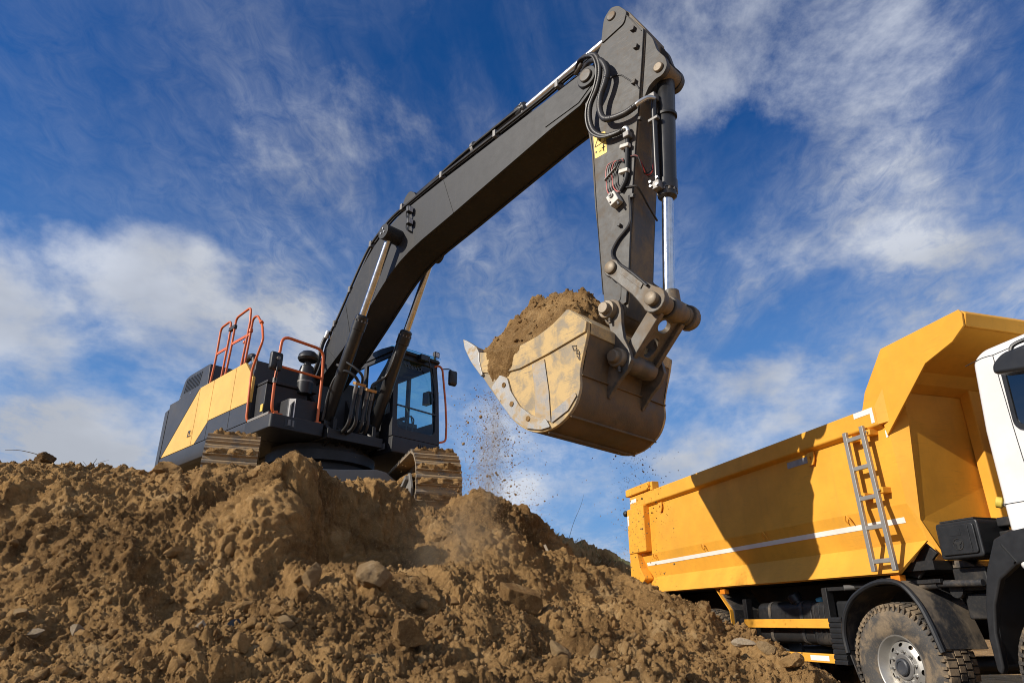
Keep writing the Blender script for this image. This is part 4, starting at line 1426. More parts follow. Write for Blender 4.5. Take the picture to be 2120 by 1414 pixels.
# --- boom
up_e = [(-.52, 4.72), (-.40, 4.86), (.07, 5.28), (.30, 5.50), (.58, 5.92), (.92, 6.38), (1.23, 6.76), (1.55, 7.04), (1.86, 7.22), (2.22, 7.34), (2.58, 7.40),
        (3.32, 7.48), (4.5, 7.58), (5.55, 7.67), (6.10, 7.72), (6.42, 7.74)]
lo_e = [(6.56, 7.48), (6.45, 7.36), (6.24, 7.22), (5.70, 7.14), (4.48, 6.89), (3.66, 6.72), (2.92, 6.58), (2.60, 6.50), (2.36, 6.41), (2.12, 6.28), (1.92, 6.14), (1.65, 5.92), (1.35, 5.68),
        (.83, 5.29), (.30, 4.98), (-.20, 4.66), (-.36, 4.58), (-.50, 4.62)]
tipr = [(6.52, 7.70), (6.575, 7.60)]
boom_out = up_e + tipr + lo_e


def inset(pts, d):
    n = len(pts)
    out = []
    for i in range(n):
        a, b_, c = Vector(pts[i - 1]), Vector(pts[i]), Vector(pts[(i + 1) % n])
        t = (c - a).normalized()
        out.append((b_.x + t.y * d, b_.y - t.x * d))
    return out


bm_in = inset(boom_out, .022)
BOOM = MB().prism(bm_in, -.245, .245).obj('boom', 'boom_paint', EX, .012)
for y0, y1 in ((-.28, -.245), (.245, .28)):
    MB().prism(boom_out, y0, y1).obj('side_plate', 'boom_paint', BOOM, .007)
wr_ = MB()
for (a, b_) in (((3.70, 6.73), (3.42, 7.47)), ((1.05, 5.47), (.78, 6.16)), ((.62, 5.17), (.28, 5.47))):
    wr_.bar((a[0], -.2805, a[1]), (b_[0], -.2805, b_[1]), .006, .012, (0, 1, 0))
wr_.obj('weld_seam', 'boom_paint', BOOM)
# reinforcing doubler near the tip
MB().prism(rounded([(5.62, 7.22), (6.22, 7.27), (6.44, 7.42), (6.30, 7.42), (6.12, 7.33), (5.64, 7.27)], .01), -.292, -.278).obj('doubler', 'boom_paint', BOOM, .004)
tb_ = MB().lathe([(.15, -.325), (.165, -.30), (.165, .30), (.15, .325)], (6.40, 0, 7.58), (0, 1, 0), 36).obj('tip_boss', 'boom_paint', BOOM, .006)
MB().lathe([(.085, -.36), (.095, -.35), (.095, .35), (.085, .36)], (6.40, 0, 7.58), (0, 1, 0), 28).obj('tip_pin', 'link_steel', BOOM, .006)
fb = MB().lathe([(.17, -.30), (.17, .30)], (-.36, 0, 4.76), (0, 1, 0), 28).obj('foot_boss', 'boom_paint', BOOM, .01)
# steel pipes along the boom with hose ends at the foot
pth = [(6.20, 7.88), (5.94, 7.86), (5.57, 7.79), (4.5, 7.69), (3.4, 7.60), (2.97, 7.55), (2.60, 7.50), (2.05, 7.42), (1.62, 7.24), (1.34, 7.05), (1.02, 6.66), (.57, 6.02), (.30, 5.72)]
for j, (y, dz_) in enumerate(((-.27, 0.0), (-.205, .035), (-.13, .01), (.10, .05), (.2, .02))):
    pts = [(x, y, z + dz_) for x, z in pth]
    MB().tube(pts, .024 if j < 2 else .03, 8, 4).obj('hydraulic_pipe', 'hose_rubber', BOOM)
for x, z in ((5.85, 7.83), (4.6, 7.70), (3.35, 7.60), (2.30, 7.48), (1.42, 7.12), (.86, 6.42), (.45, 5.88)):
    cl = MB().box(x - .03, x + .03, -.30, -.15, z - .05, z + .07)
    cl.obj('pipe_clamp', 'hub_grey', BOOM, .008)
for j, y in enumerate((-.30, -.20)):
    MB().tube([(.34, y, 5.76), (.22, y - .03, 5.58), (.22, y - .07, 5.34), (.18, y - .09, 5.10), (.0, y - .08, 4.92), (-.25, y - .06, 4.90), (-.55, y - .03, 4.95 - .05 * j)],
              .038, 10, 6).obj('hose', 'hose_rubber', BOOM)
    MB().lathe([(.045, 0), (.045, .12), (.03, .14)], (.27, y - .01, 5.66), (.45, 0, .8), 12).obj('hose_fitting', 'bolt_silver', BOOM)
for y in (-.3, -.21, .1):
    MB().tube([(-.12, y, 4.46), (-.28, y - .02, 4.62), (-.30, y - .03, 4.42), (-.2, y - .03, 4.2)], .04, 10, 6).obj('hose', 'hose_rubber', BOOM)
# work lamps on the boom's side
for k, (x, z) in enumerate(((2.62, 7.25), (2.64, 7.01))):
    q = MB().prism(rounded([(-.40, z - .06), (-.29, z - .06), (-.29, z + .06), (-.40, z + .06)], .02), x - .02, x + .05, 'x')
    qo = q.obj('work_light', 'black_plastic', BOOM, .012)
    MB().prism(rounded([(-.385, z - .045), (-.305, z - .045), (-.305, z + .045), (-.385, z + .045)], .012), x + .049, x + .056, 'x').obj('lens', 'lamp_lens', qo)
    MB().pipe([(x, -.285, z - .16), (x, -.345, z - .16), (x, -.345, z - .06)], .013, .02, 6).obj('bracket', 'black_plastic', qo)
    MB().tube([(x - .02, -.33, z), (x - .1, -.32, z + .05), (x - .13, -.30, z - .05), (x - .02, -.30, z - .16)], .008, 6).obj('cable', 'hose_rubber', qo)

# --- arm (dipper)
arm_out = [(6.70, 8.40), (6.67, 8.12), (6.53, 7.90), (6.40, 7.72), (6.33, 7.55), (6.30, 7.25), (6.33, 6.80), (6.37, 6.40), (6.375, 5.6), (6.41, 5.0), (6.43, 4.35), (6.44, 4.12), (6.50, 4.02), (6.60, 4.0),
           (6.70, 4.05), (6.74, 4.2), (6.80, 4.62), (6.86, 5.1), (6.93, 5.6), (7.04, 6.30), (7.13, 6.83), (7.22, 7.40), (7.28, 7.83), (7.07, 8.28), (6.98, 8.40), (6.90, 8.48), (6.80, 8.50)]
ARM = MB().prism(inset(arm_out, -.02) if False else arm_out, -.215, .215).obj('arm', 'arm_dirty', EX, .012)


def scale_out(pts, s):
    return [(x, z) for x, z in pts]


side_out = [(6.72, 8.34), (6.66, 8.10), (6.52, 7.88), (6.39, 7.70), (6.325, 7.55), (6.29, 7.25), (6.32, 6.80), (6.36, 6.40), (6.365, 5.6), (6.40, 5.0), (6.42, 4.35), (6.43, 4.12),
            (6.72, 4.20), (6.79, 4.62), (6.85, 5.1), (6.92, 5.6), (7.03, 6.30), (7.12, 6.83), (7.21, 7.40), (7.27, 7.82), (7.05, 8.22)]
for y0, y1 in ((-.245, -.215), (.215, .245)):
    MB().prism(side_out, y0, y1).obj('side_plate', 'arm_paint', ARM, .006)
lg = MB().prism(rounded([(6.62, 8.02), (6.67, 8.30), (6.70, 8.42), (6.82, 8.52), (6.94, 8.46), (7.06, 8.27), (7.0, 8.1)], .05), -.262, -.243)
lg.obj('lug_plate', 'arm_paint', ARM, .005)
MB().lathe([(.06, -.285), (.07, -.275), (.07, .275), (.06, .285)], (6.82, 0, 8.36), (0, 1, 0), 24).obj('arm_cylinder_pin', 'link_steel', ARM, .005)
wl_ = MB()
wl_.tube([(6.74, -.247, 8.18), (6.95, -.247, 8.35), (7.05, -.247, 8.2), (7.24, -.247, 7.8)], .006, 6, 4)
wl_.tube([(6.415, -.247, 4.4), (6.39, -.247, 5.6), (6.385, -.247, 6.4), (6.345, -.247, 6.85)], .006, 6, 3)
wl_.tube([(6.44, -.247, 4.24), (6.62, -.247, 4.24), (6.66, -.247, 4.34), (6.67, -.247, 4.6)], .006, 6, 3)
wl_.obj('weld_seam', 'arm_paint', ARM)
# cylinder lugs on the front of the arm
for y0 in (-.20, .13):
    MB().prism(rounded([(7.26, 7.83), (7.36, 7.62), (7.40, 7.40), (7.50, 7.22), (7.52, 7.08), (7.44, 6.98), (7.34, 6.99), (7.24, 6.94), (7.15, 6.80), (7.12, 6.9), (7.2, 7.5)],
                       [.02, .05, .06, .05, .08, .06, .04, .04, 0, 0, 0], 4), y0, y0 + .07).obj('cylinder_lug', 'arm_paint', ARM, .008)
MB().lathe([(.055, -.235), (.065, -.225), (.065, .225), (.055, .235)], (7.40, 0, 7.12), (0, 1, 0), 24).obj('lug_pin', 'pin_steel', ARM, .006)
for (x, z, s) in ((7.13, 7.90, .035), (7.15, 7.59, .035), (7.08, 7.07, .035), (7.12, 6.48, .025), (6.93, 5.48, .03), (6.72, 5.18, .022)):
    MB().obox((x, -.265, z), (s * 1.6, .05, s * 1.6), Matrix.Rotation(R(20), 3, 'Y')).obj('bracket_block', 'arm_paint', ARM, .004)
# warning sticker with triangle and figure
stk = MB().prism(rounded([(6.40, 6.66), (6.59, 6.62), (6.60, 6.29), (6.41, 6.29)], .02), -.2475, -.2455).obj('warning_sticker', 'sticker_yellow', ARM)
tr_ = MB()
T3 = [(6.415, 6.46), (6.585, 6.47), (6.505, 6.625)]
for i in range(3):
    a, b_ = T3[i], T3[(i + 1) % 3]
    tr_.bar((a[0], -.249, a[1]), (b_[0], -.249, b_[1]), .003, .010, (0, 1, 0))
tr_.bar((6.485, -.249, 6.52), (6.525, -.249, 6.555), .003, .018, (0, 1, 0))
tr_.bar((6.51, -.249, 6.50), (6.51, -.249, 6.58), .003, .012, (0, 1, 0))
tr_.bar((6.552, -.249, 6.33), (6.552, -.249, 6.42), .003, .022, (0, 1, 0))
tr_.bar((6.525, -.249, 6.39), (6.58, -.249, 6.39), .003, .012, (0, 1, 0))
tr_.lathe([(.012, -.002), (.012, .002)], (6.552, -.249, 6.435), (0, 1, 0), 10)
tr_.bar((6.48, -.249, 6.36), (6.515, -.249, 6.365), .003, .006, (0, 1, 0))
tr_.lathe([(.014, -.002), (.014, .002)], (6.435, -.249, 6.38), (0, 1, 0), 8)
tr_.obj('sticker_print', 'print_black', stk)


def ribbed(r, k):
    return lambda t: r * (1 + .06 * math.sin(t * k))


l1 = [(6.20, -.24, 7.88), (6.32, -.30, 7.93), (6.45, -.36, 7.86), (6.60, -.38, 7.76), (6.66, -.38, 7.58), (6.65, -.37, 7.40), (6.58, -.36, 7.22), (6.46, -.35, 7.04), (6.43, -.34, 6.84), (6.48, -.33, 6.63),
      (6.62, -.32, 6.48), (6.77, -.31, 6.43), (6.90, -.30, 6.42)]
MB().tube(l1, ribbed(.034, 420), 10, 14).obj('hose', 'hose_rubber', ARM)
l1b = [(x - .035, y - .03, z - .015) for x, y, z in l1]
MB().tube(l1b, .016, 8, 6).obj('hose', 'hose_rubber', ARM)
l2 = [(6.22, -.18, 7.82), (6.36, -.26, 7.83), (6.52, -.34, 7.76), (6.69, -.37, 7.60), (6.76, -.37, 7.38), (6.72, -.37, 7.22), (6.64, -.37, 7.06), (6.61, -.36, 6.88), (6.66, -.36, 6.71), (6.79, -.36, 6.63),
      (6.98, -.35, 6.60), (7.12, -.33, 6.64)]
MB().tube(l2, ribbed(.040, 420), 10, 14).obj('hose', 'hose_rubber', ARM)
MB().tube([(7.10, -.333, 6.635), (7.17, -.32, 6.67), (7.25, -.26, 6.72), (7.28, -.18, 6.74)], .030, 10, 5).obj('hose_fitting', 'bolt_silver', ARM)
for (p, d) in (((6.22, -.25, 7.885), (.8, -.25, .1)), ((6.20, -.17, 7.815), (.8, -.3, .05))):
    MB().lathe([(.03, -.10), (.045, -.08), (.045, -.02), (.036, 0), (.036, .10)], p, d, 12).obj('hose_fitting', 'hub_grey', ARM)
MB().tube([(6.88, -.30, 6.425), (6.93, -.30, 6.44), (6.955, -.30, 6.40), (6.95, -.29, 6.34)], .026, 10, 5).obj('hose_fitting', 'bolt_silver', ARM)
MB().box(6.90, 6.99, -.34, -.25, 6.28, 6.36).obj('hose_block', 'hub_grey', ARM, .012)
MB().tube([(6.94, -.29, 6.32), (6.92, -.28, 6.2), (6.895, -.28, 5.95), (6.88, -.28, 5.80), (6.84, -.28, 5.70), (6.77, -.28, 5.62)], .026, 10, 6).obj('hydraulic_pipe', 'boom_paint', ARM)
for (x, z) in ((6.925, 6.19), (6.885, 5.85)):
    MB().obox((x - .03, -.29, z), (.13, .06, .05), Matrix.Rotation(R(12), 3, 'Y')).obj('pipe_clamp', 'valve_grey', ARM, .008)
vb = MB().obox((6.70, -.30, 5.52), (.13, .11, .16), Matrix.Rotation(R(-22), 3, 'Y')).obj('valve_block', 'valve_grey', ARM, .010)
vc = MB()
vc.cyl((6.69, -.36, 5.56), (6.69, -.375, 5.56), .032, n=12)
vc.cyl((6.69, -.37, 5.56), (6.69, -.385, 5.56), .018, n=6)
vc.cyl((6.67, -.36, 5.475), (6.67, -.37, 5.475), .014, n=8)
vc.cyl((6.76, -.33, 5.45), (6.775, -.33, 5.41), .014, n=8)
vc.obj('valve_cap', 'hub_grey', vb)
for k in range(6):
    x = 6.575 + k * .03
    MB().tube([(6.84, -.262, 6.05 - .01 * k), (x + .06, -.275, 6.08 - .004 * k), (x, -.268, 5.98), (x, -.268, 5.86), (x + .005, -.268, 5.72 + k * .006), (x + .06, -.27, 5.64), (6.78, -.265, 5.63)],
              .0075, 6, 5).obj('grease_line', 'red_wire' if k in (0, 3) else 'hose_rubber', ARM)
MB().bar((6.56, -.285, 5.87), (6.74, -.285, 5.97), .014, .032, (0, 1, 0)).obj('grease_manifold', 'hub_grey', ARM, .004)
for k in range(3):
    MB().tube([(6.93, -.255, 6.04), (7.03, -.255, 6.0 - .01 * k), (7.045, -.20 + .03 * k, 5.86), (7.04, -.14 + .04 * k, 5.8), (7.09, -.06 + .03 * k, 5.9), (7.12, -.04, 6.3), (7.19, -.05, 6.7)],
              .008, 6, 5).obj('grease_line', 'red_wire' if k == 1 else 'hose_rubber', ARM)
MB().tube([(6.89, -.27, 5.50), (6.885, -.27, 5.27), (6.85, -.27, 5.12), (6.68, -.27, 4.99), (6.60, -.275, 4.87), (6.64, -.30, 4.75), (6.74, -.345, 4.63), (6.93, -.385, 4.43), (7.10, -.385, 4.22)],
          .017, 8, 6).obj('hose', 'hose_rubber', ARM)
MB().tube([(6.80, -.25, 5.66), (6.92, -.262, 5.62), (6.99, -.24, 5.58), (6.98, -.05, 5.45), (6.94, .20, 5.35)], .012, 6, 5).obj('hose', 'hose_rubber', ARM)
MB().tube([(6.70, -.26, 7.38), (6.86, -.255, 7.34), (6.96, -.255, 7.22), (7.08, -.255, 7.05), (7.13, -.25, 6.95)], .009, 6, 5).obj('cable', 'hose_rubber', ARM)

# arm cylinder over the boom
ac = cylinder('arm_cylinder', (2.35, 0, 7.72), (5.05, 0, 8.12), (6.82, 0, 8.36), .115, .072, gl=.20)
MB().lathe([(.12, -.14), (.12, .14)], (6.82, 0, 8.36), (0, 1, 0), 24).obj('rod_eye', 'cylinder_black', ac, .01)
MB().lathe([(.12, -.12), (.12, .12)], (2.35, 0, 7.72), (0, 1, 0), 24).obj('base_eye', 'cylinder_black', ac, .01)
for y in (-.17, .11):
    MB().prism(rounded([(1.95, 7.22), (2.75, 7.36), (2.48, 7.76), (2.34, 7.86), (2.22, 7.78)], [0, 0, .05, .08, .05], 4), y, y + .06).obj('cylinder_bracket', 'boom_paint', BOOM, .008)
for y in (-.13, .13):
    MB().tube([(2.7, y, 7.72), (3.6, y, 7.90), (4.7, y, 8.03), (5.02, y * .7, 8.08)], .022, 8, 4).obj('cylinder_pipe', 'hose_rubber', ac)
MB().lathe([(.15, -.03), (.15, .03)], (3.9, 0, 7.95), (.99, 0, .15), 20).obj('pipe_clamp', 'hub_grey', ac, .006)
# bucket cylinder in front of the arm
bc = cylinder('bucket_cylinder', (7.37, 0, 7.16), (7.225, 0, 5.42), (7.10, 0, 4.02), .108, .066, gl=.24)
MB().lathe([(.115, -.125), (.115, .125)], (7.40, 0, 7.12), (0, 1, 0), 28).obj('base_eye', 'arm_dirty', bc, .01)
MB().lathe([(.122, -.02), (.122, .02)], (7.325, 0, 6.55), (.085, 0, 1), 28).obj('pipe_clamp', 'black_frame', bc, .004)
MB().tube([(7.27, -.15, 6.76), (7.26, -.165, 6.66), (7.235, -.16, 6.2), (7.20, -.15, 5.62), (7.19, -.13, 5.55)], .034, 10, 5).obj('cylinder_pipe', 'cylinder_black', bc)
for c_, s_ in (((7.255, -.15, 6.78), (.10, .11, .09)), ((7.195, -.14, 5.55), (.10, .10, .11)), ((7.245, -.17, 6.45), (.14, .06, .045))):
    MB().obox(c_, s_).obj('pipe_block', 'hub_grey', bc, .012)
pb = MB()
for (dx, dz_) in ((-.05, .03), (.04, .05), (-.05, -.03), (.03, -.04)):
    pb.cyl((7.19 + dx, -.19, 5.57 + dz_), (7.19 + dx, -.215, 5.57 + dz_), .016, n=8)
pb.obj('bolt', 'bolt_silver', bc)

# --- bucket linkage
PA, PB, PC, PD = (6.63, 4.62), (7.14, 4.05), (6.555, 4.12), (6.64, 3.53)   # arm pin, joint, bucket pin, link pin


def eye_bar(p, q, rp, rq, wmid, n=10):
    """Outline of a link: two round ends joined by a waisted bar."""
    p, q = Vector(p), Vector(q)
    d = (q - p).normalized()
    a = math.degrees(math.atan2(d.y, d.x))
    nrm = Vector((-d.y, d.x))
    e1 = arc(p.x, p.y, rp, a + 60, a + 300, n)
    e2 = arc(q.x, q.y, rq, a - 120, a + 120, n)
    m1, m2 = p.lerp(q, .35), p.lerp(q, .62)
    s1 = [tuple(m1 - nrm * wmid), tuple(m2 - nrm * wmid)]
    s2 = [tuple(m2 + nrm * wmid), tuple(m1 + nrm * wmid)]
    return e1 + s1 + e2 + s2


for y in (-.36, .27):
    lk = MB().prism(eye_bar(PA, PB, .105, .145, .095), y, y + .09).obj('idler_link', 'link_steel', EX, .014)
    if y < 0:
        rg_ = MB()
        rg_.prism(rounded([(6.80, 4.55), (7.04, 4.27), (7.0, 4.22), (6.76, 4.49)], .01), y - .012, y)
        rg_.obj('raised_rib', 'link_steel', lk, .004)
MB().lathe([(.06, -.40), (.075, -.39), (.075, .39), (.06, .40)], (PA[0], 0, PA[1]), (0, 1, 0), 24).obj('link_pin', 'pin_steel', EX, .006)
MB().lathe([(.06, -.43), (.078, -.42), (.078, .42), (.06, .43)], (PB[0], 0, PB[1]), (0, 1, 0), 24).obj('link_pin', 'pin_steel', EX, .006)
jt = MB().lathe([(.10, -.265), (.112, -.26), (.112, -.205), (.104, -.20), (.104, -.125), (.10, -.12)], (PB[0], 0, PB[1]), (0, 1, 0), 28)
jt.obj('link_boss', 'arm_dirty', EX, .006)
MB().lathe([(.10, .12), (.104, .125), (.104, .20), (.112, .205), (.112, .26), (.10, .265)], (PB[0], 0, PB[1]), (0, 1, 0), 28).obj('link_boss', 'arm_dirty', EX, .006)
MB().lathe([(.09, .365), (.115, .37), (.115, .40), (.09, .41)], (PB[0], 0, PB[1]), (0, 1, 0), 24).obj('pin_flange', 'link_steel', EX, .005)
MB().lathe([(.118, -.112), (.128, -.10), (.128, .10), (.118, .112)], (PB[0], 0, PB[1]), (0, 1, 0), 28).obj('rod_eye', 'link_steel', bc, .006)
MB().cyl((PB[0] + .01, 0, PB[1] + .22), (PB[0] + .003, 0, PB[1] + .08), .085, .10, n=24).obj('rod_end', 'link_steel', bc, .006)
# H-shaped bucket link with an oval opening
dv = Vector((PD[0] - PB[0], PD[1] - PB[1]))
Lk = dv.length
dv.normalize()


def hl(u, v_):
    """u across (y), v along the link."""
    return (PB[0] + dv.x * v_, u, PB[1] + dv.y * v_)


oo = [(-.24, .04), (.24, .04), (.21, Lk * .5), (.22, Lk - .04), (-.22, Lk - .04), (-.21, Lk * .5)]
h1 = [(.10 * math.cos(R(a)), .20 + .075 * math.sin(R(a))) for a in range(0, 360, 24)]
h2 = [(.085 * math.cos(R(a)), .47 + .12 * math.sin(R(a))) for a in range(0, 360, 24)]
HL = MB().ring(oo, [h1, h2], hl).obj('bucket_link', 'link_steel', EX, .008, solid=.07, soff=0)
hs2 = MB()
nv = Vector((-dv.y, dv.x))
for y in (-.24, .17):
    pts = []
    for s_, v_ in ((1, .08), (1, Lk - .08), (-1, Lk - .08), (-1, .08)):
        q = Vector(PB) + dv * v_ + nv * s_ * .085
        pts.append((q.x, q.y))
    hs2.prism(pts, y, y + .07)
hs2.obj('link_web', 'link_steel', HL, .012)
MB().lathe([(.115, -.24), (.12, -.23), (.12, .23), (.115, .24)], (PD[0], 0, PD[1]), (0, 1, 0), 28).obj('link_eye', 'link_steel', HL, .006)
nb = MB().lathe([(.14, -.25), (.15, -.24), (.15, .24), (.14, .25)], (PC[0], 0, PC[1]), (0, 1, 0), 28)
nb.obj('arm_nose_boss', 'arm_dirty', ARM, .006)

# --- bucket
BW = .775
shell = [(6.60, 3.80), (6.58, 3.68), (6.50, 3.44), (6.465, 3.29), (6.46, 3.14), (6.39, 2.98), (6.27, 2.87), (6.11, 2.795), (5.92, 2.775), (5.72, 2.83), (5.51, 2.975), (5.34, 3.17), (5.13, 3.43),
         (4.99, 3.61), (4.80, 3.84)]
sh = [tuple(p) for p in [(q.x, q.y) for q in [Vector((a.x, a.y)) for a in catmull([(x, z, 0) for x, z in shell], 3)]]]
inn = inset(sh, .035)
bk = MB()
ring_ = sh + inn[::-1]
bk.prism(ring_, -BW + .03, BW - .03)
BUCKET = bk.obj('bucket', 'bucket_dark', EX, .004)
side = [(4.83, 3.97), (5.20, 3.87), (5.60, 3.83), (5.90, 3.87), (6.12, 3.94), (6.27, 4.015), (6.33, 4.05), (6.37, 4.04), (6.60, 3.83)] + sh[1:]
for y0, y1 in ((-BW - .012, -BW + .032), (BW - .032, BW + .012)):
    MB().prism(side, y0, y1).obj('side_plate', 'bucket_dusty', BUCKET, .008)
# top plate / torque tube of the bucket
tt = MB().prism([(6.34, 4.04), (6.37, 4.045), (6.61, 3.83), (6.60, 3.70), (6.55, 3.72), (6.34, 3.98)], -BW + .034, BW - .034)
tt.obj('top_tube', 'bucket_dusty', BUCKET, .01)
# side edge band and wear plates
for s in (-1, 1):
    ya, yb_ = (-BW - .034, -BW - .010) if s < 0 else (BW + .010, BW + .034)
    MB().prism([(4.83, 3.97), (5.20, 3.87), (5.60, 3.83), (5.90, 3.87), (6.12, 3.94), (6.27, 4.015), (6.33, 4.05), (6.37, 4.04), (6.60, 3.83), (6.575, 3.72), (6.05, 3.62), (5.62, 3.56), (5.25, 3.58), (4.98, 3.68)],
               ya, yb_).obj('edge_band', 'bucket_dusty', BUCKET, .006)
    MB().prism(rounded([(5.16, 3.44), (5.34, 3.19), (5.51, 2.995), (5.72, 2.85), (5.92, 2.795), (6.06, 2.80), (6.0, 2.90), (5.93, 2.915), (5.80, 2.98), (5.62, 3.12), (5.48, 3.32), (5.42, 3.50), (5.30, 3.56)],
                       .02, 3), ya - .004 * s * -1, yb_ - .006).obj('wear_plate', 'bucket_steel', BUCKET, .005)
    MB().prism([(5.84, 2.93), (6.06, 2.86), (6.04, 3.20), (5.985, 3.58), (5.80, 3.56), (5.84, 3.2)], ya + .008, yb_ - .008).obj('wear_strap', 'scraped_steel', BUCKET, .003)
    bm_ = MB()
    for (x, z) in ((5.375, 3.42), (5.50, 3.17), (5.75, 2.95)):
        yy = ya - .006 if s < 0 else yb_ + .006
        bm_.lathe([(.03, -.006), (.03, .006)], (x, yy, z), (0, 1, 0), 14)
    bm_.obj('plug_weld', 'soil_clod', BUCKET)
    MB().prism([(6.07, 2.84), (6.30, 2.93), (6.42, 3.06), (6.40, 3.10), (6.22, 3.02), (6.08, 2.96)], ya + .006, yb_ - .010).obj('wear_strap', 'scraped_steel', BUCKET, .003)
    # side cutter with its pointed tip
    MB().prism([(4.64, 4.20), (4.675, 4.06), (4.80, 3.85), (4.985, 3.62), (5.02, 3.63), (4.955, 3.83), (4.95, 3.93), (4.89, 4.03), (4.80, 4.10), (4.70, 4.17)], ya - .012, yb_ + .012).obj('side_cutter', 'bucket_steel', BUCKET, .012)
    # side mark welded on the plate
lipm = MB().prism([(4.66, 4.12), (4.79, 3.84), (4.985, 3.62), (5.03, 3.66), (4.85, 3.90), (4.70, 4.13)], -BW + .036, BW - .036)
lipm.obj('cutting_lip', 'bucket_steel', BUCKET, .006)
sb = MB()
for (x0, z0, x1, z1) in ((6.44, 3.66, 6.46, 3.60), (6.44, 3.66, 6.50, 3.645), (6.47, 3.605, 6.52, 3.59), (6.495, 3.63, 6.50, 3.555), (6.49, 3.56, 6.54, 3.545), (6.53, 3.575, 6.535, 3.48), (6.50, 3.535, 6.53, 3.48)):
    sb.bar((x0 - .06, -BW - .014, z0 - .04), (x1 - .06, -BW - .014, z1 - .04), .008, .016, (0, 1, 0))
sb.obj('welded_mark', 'bucket_dark', BUCKET)
st_ = MB()
for (x, z, d) in ((6.465, 3.28, (0, 0, 1)), (6.0, 2.775, (1, 0, 0)), (6.30, 2.885, (.8, 0, .5))):
    st_.bar((x, -BW + .01, z), (x, BW - .01, z), .05, .014, d)
st_.obj('wear_strip', 'bucket_dark', BUCKET, .004)
# mounting ears
ear = [(6.47, 4.20), (6.53, 4.25), (6.61, 4.25), (6.68, 4.20), (6.71, 4.10), (6.705, 3.92), (6.72, 3.75), (6.78, 3.60), (6.80, 3.48), (6.74, 3.38), (6.60, 3.27), (6.47, 3.12), (6.44, 3.2), (6.50, 3.5), (6.54, 3.72), (6.55, 3.86), (6.53, 3.98), (6.46, 4.08)]
for y in (-.335, .28):
    MB().prism(ear, y, y + .055).obj('mounting_ear', 'link_steel', BUCKET, .008)
for (px_, pz_, r1) in ((PC[0], PC[1], .068), (PD[0], PD[1], .068)):
    for s in (-1, 1):
        c = MB().lathe([(.10, 0), (.11, .01), (.105, .07), (.10, .08), (r1, .08), (r1, .13), (r1 * .9, .14)], (px_, s * .325, pz_), (0, s, 0), 24)
        c.obj('pin_collar', 'pin_steel', BUCKET, .005)
        g_ = MB().cyl((px_ + .02, s * .37, pz_ - .10), (px_ + .025, s * .375, pz_ - .17), .015, n=8)
        g_.cyl((px_ + .022, s * .37, pz_ - .12), (px_ + .022, s * .37, pz_ - .135), .022, n=8)
        g_.obj('lock_bolt', 'link_steel', BUCKET)

# --- piping between the boom cylinders
pp = MB()
MB().tube([(1.62, -.50, 5.58), (1.52, -.52, 5.30), (1.33, -.52, 5.02), (1.34, -.50, 4.88), (1.50, -.40, 4.74), (1.56, -.30, 4.62), (1.50, -.25, 4.52)], .022, 10, 6).obj('cylinder_pipe', 'cylinder_black', EX)
MB().tube([(.92, -.57, 3.95), (1.02, -.56, 4.38), (1.14, -.54, 4.62), (1.30, -.48, 4.72), (1.42, -.36, 4.64), (1.42, -.26, 4.54)], .026, 10, 6).obj('cylinder_pipe', 'cylinder_black', EX)
MB().tube([(1.60, .40, 5.60), (1.46, .36, 5.1), (1.30, .34, 4.84), (1.22, .24, 4.74), (1.22, .14, 4.66), (1.24, .10, 4.58)], .022, 10, 6).obj('cylinder_pipe', 'cylinder_black', EX)
MB().tube([(.72, .36, 3.95), (.95, .33, 4.4), (1.08, .28, 4.62), (1.18, .2, 4.66), (1.18, .12, 4.56)], .026, 10, 6).obj('cylinder_pipe', 'cylinder_black', EX)
for (x, y, z) in ((1.44, -.26, 4.51), (1.22, .10, 4.54)):
    MB().obox((x, y, z), (.10, .20, .05), Matrix.Rotation(R(20), 3, 'Y')).obj('pipe_block', 'brass', EX, .008)
    for dy in (-.05, .05):
        MB().lathe([(.034, 0), (.034, .12), (.026, .14)], (x - .01, y + dy, z - .03), (-.25, 0, -1), 12).obj('hose_fitting', 'hub_grey', EX)
        MB().tube([(x - .04, y + dy, z - .14), (x - .08, y + dy, z - .35), (x - .12, y + dy * 1.2, z - .62), (x - .30, y + dy, z - .74), (x - .6, y, z - .72)], .032, 10, 6).obj('hose', 'hose_rubber', EX)
for k in range(5):
    MB().tube([(.95, -.5 + k * .2, 3.86), (1.05, -.45 + k * .2, 3.74), (.8, -.4 + k * .2, 3.62), (.3, -.3 + k * .15, 3.58)], .03, 8, 5).obj('hose', 'hose_rubber', EX)

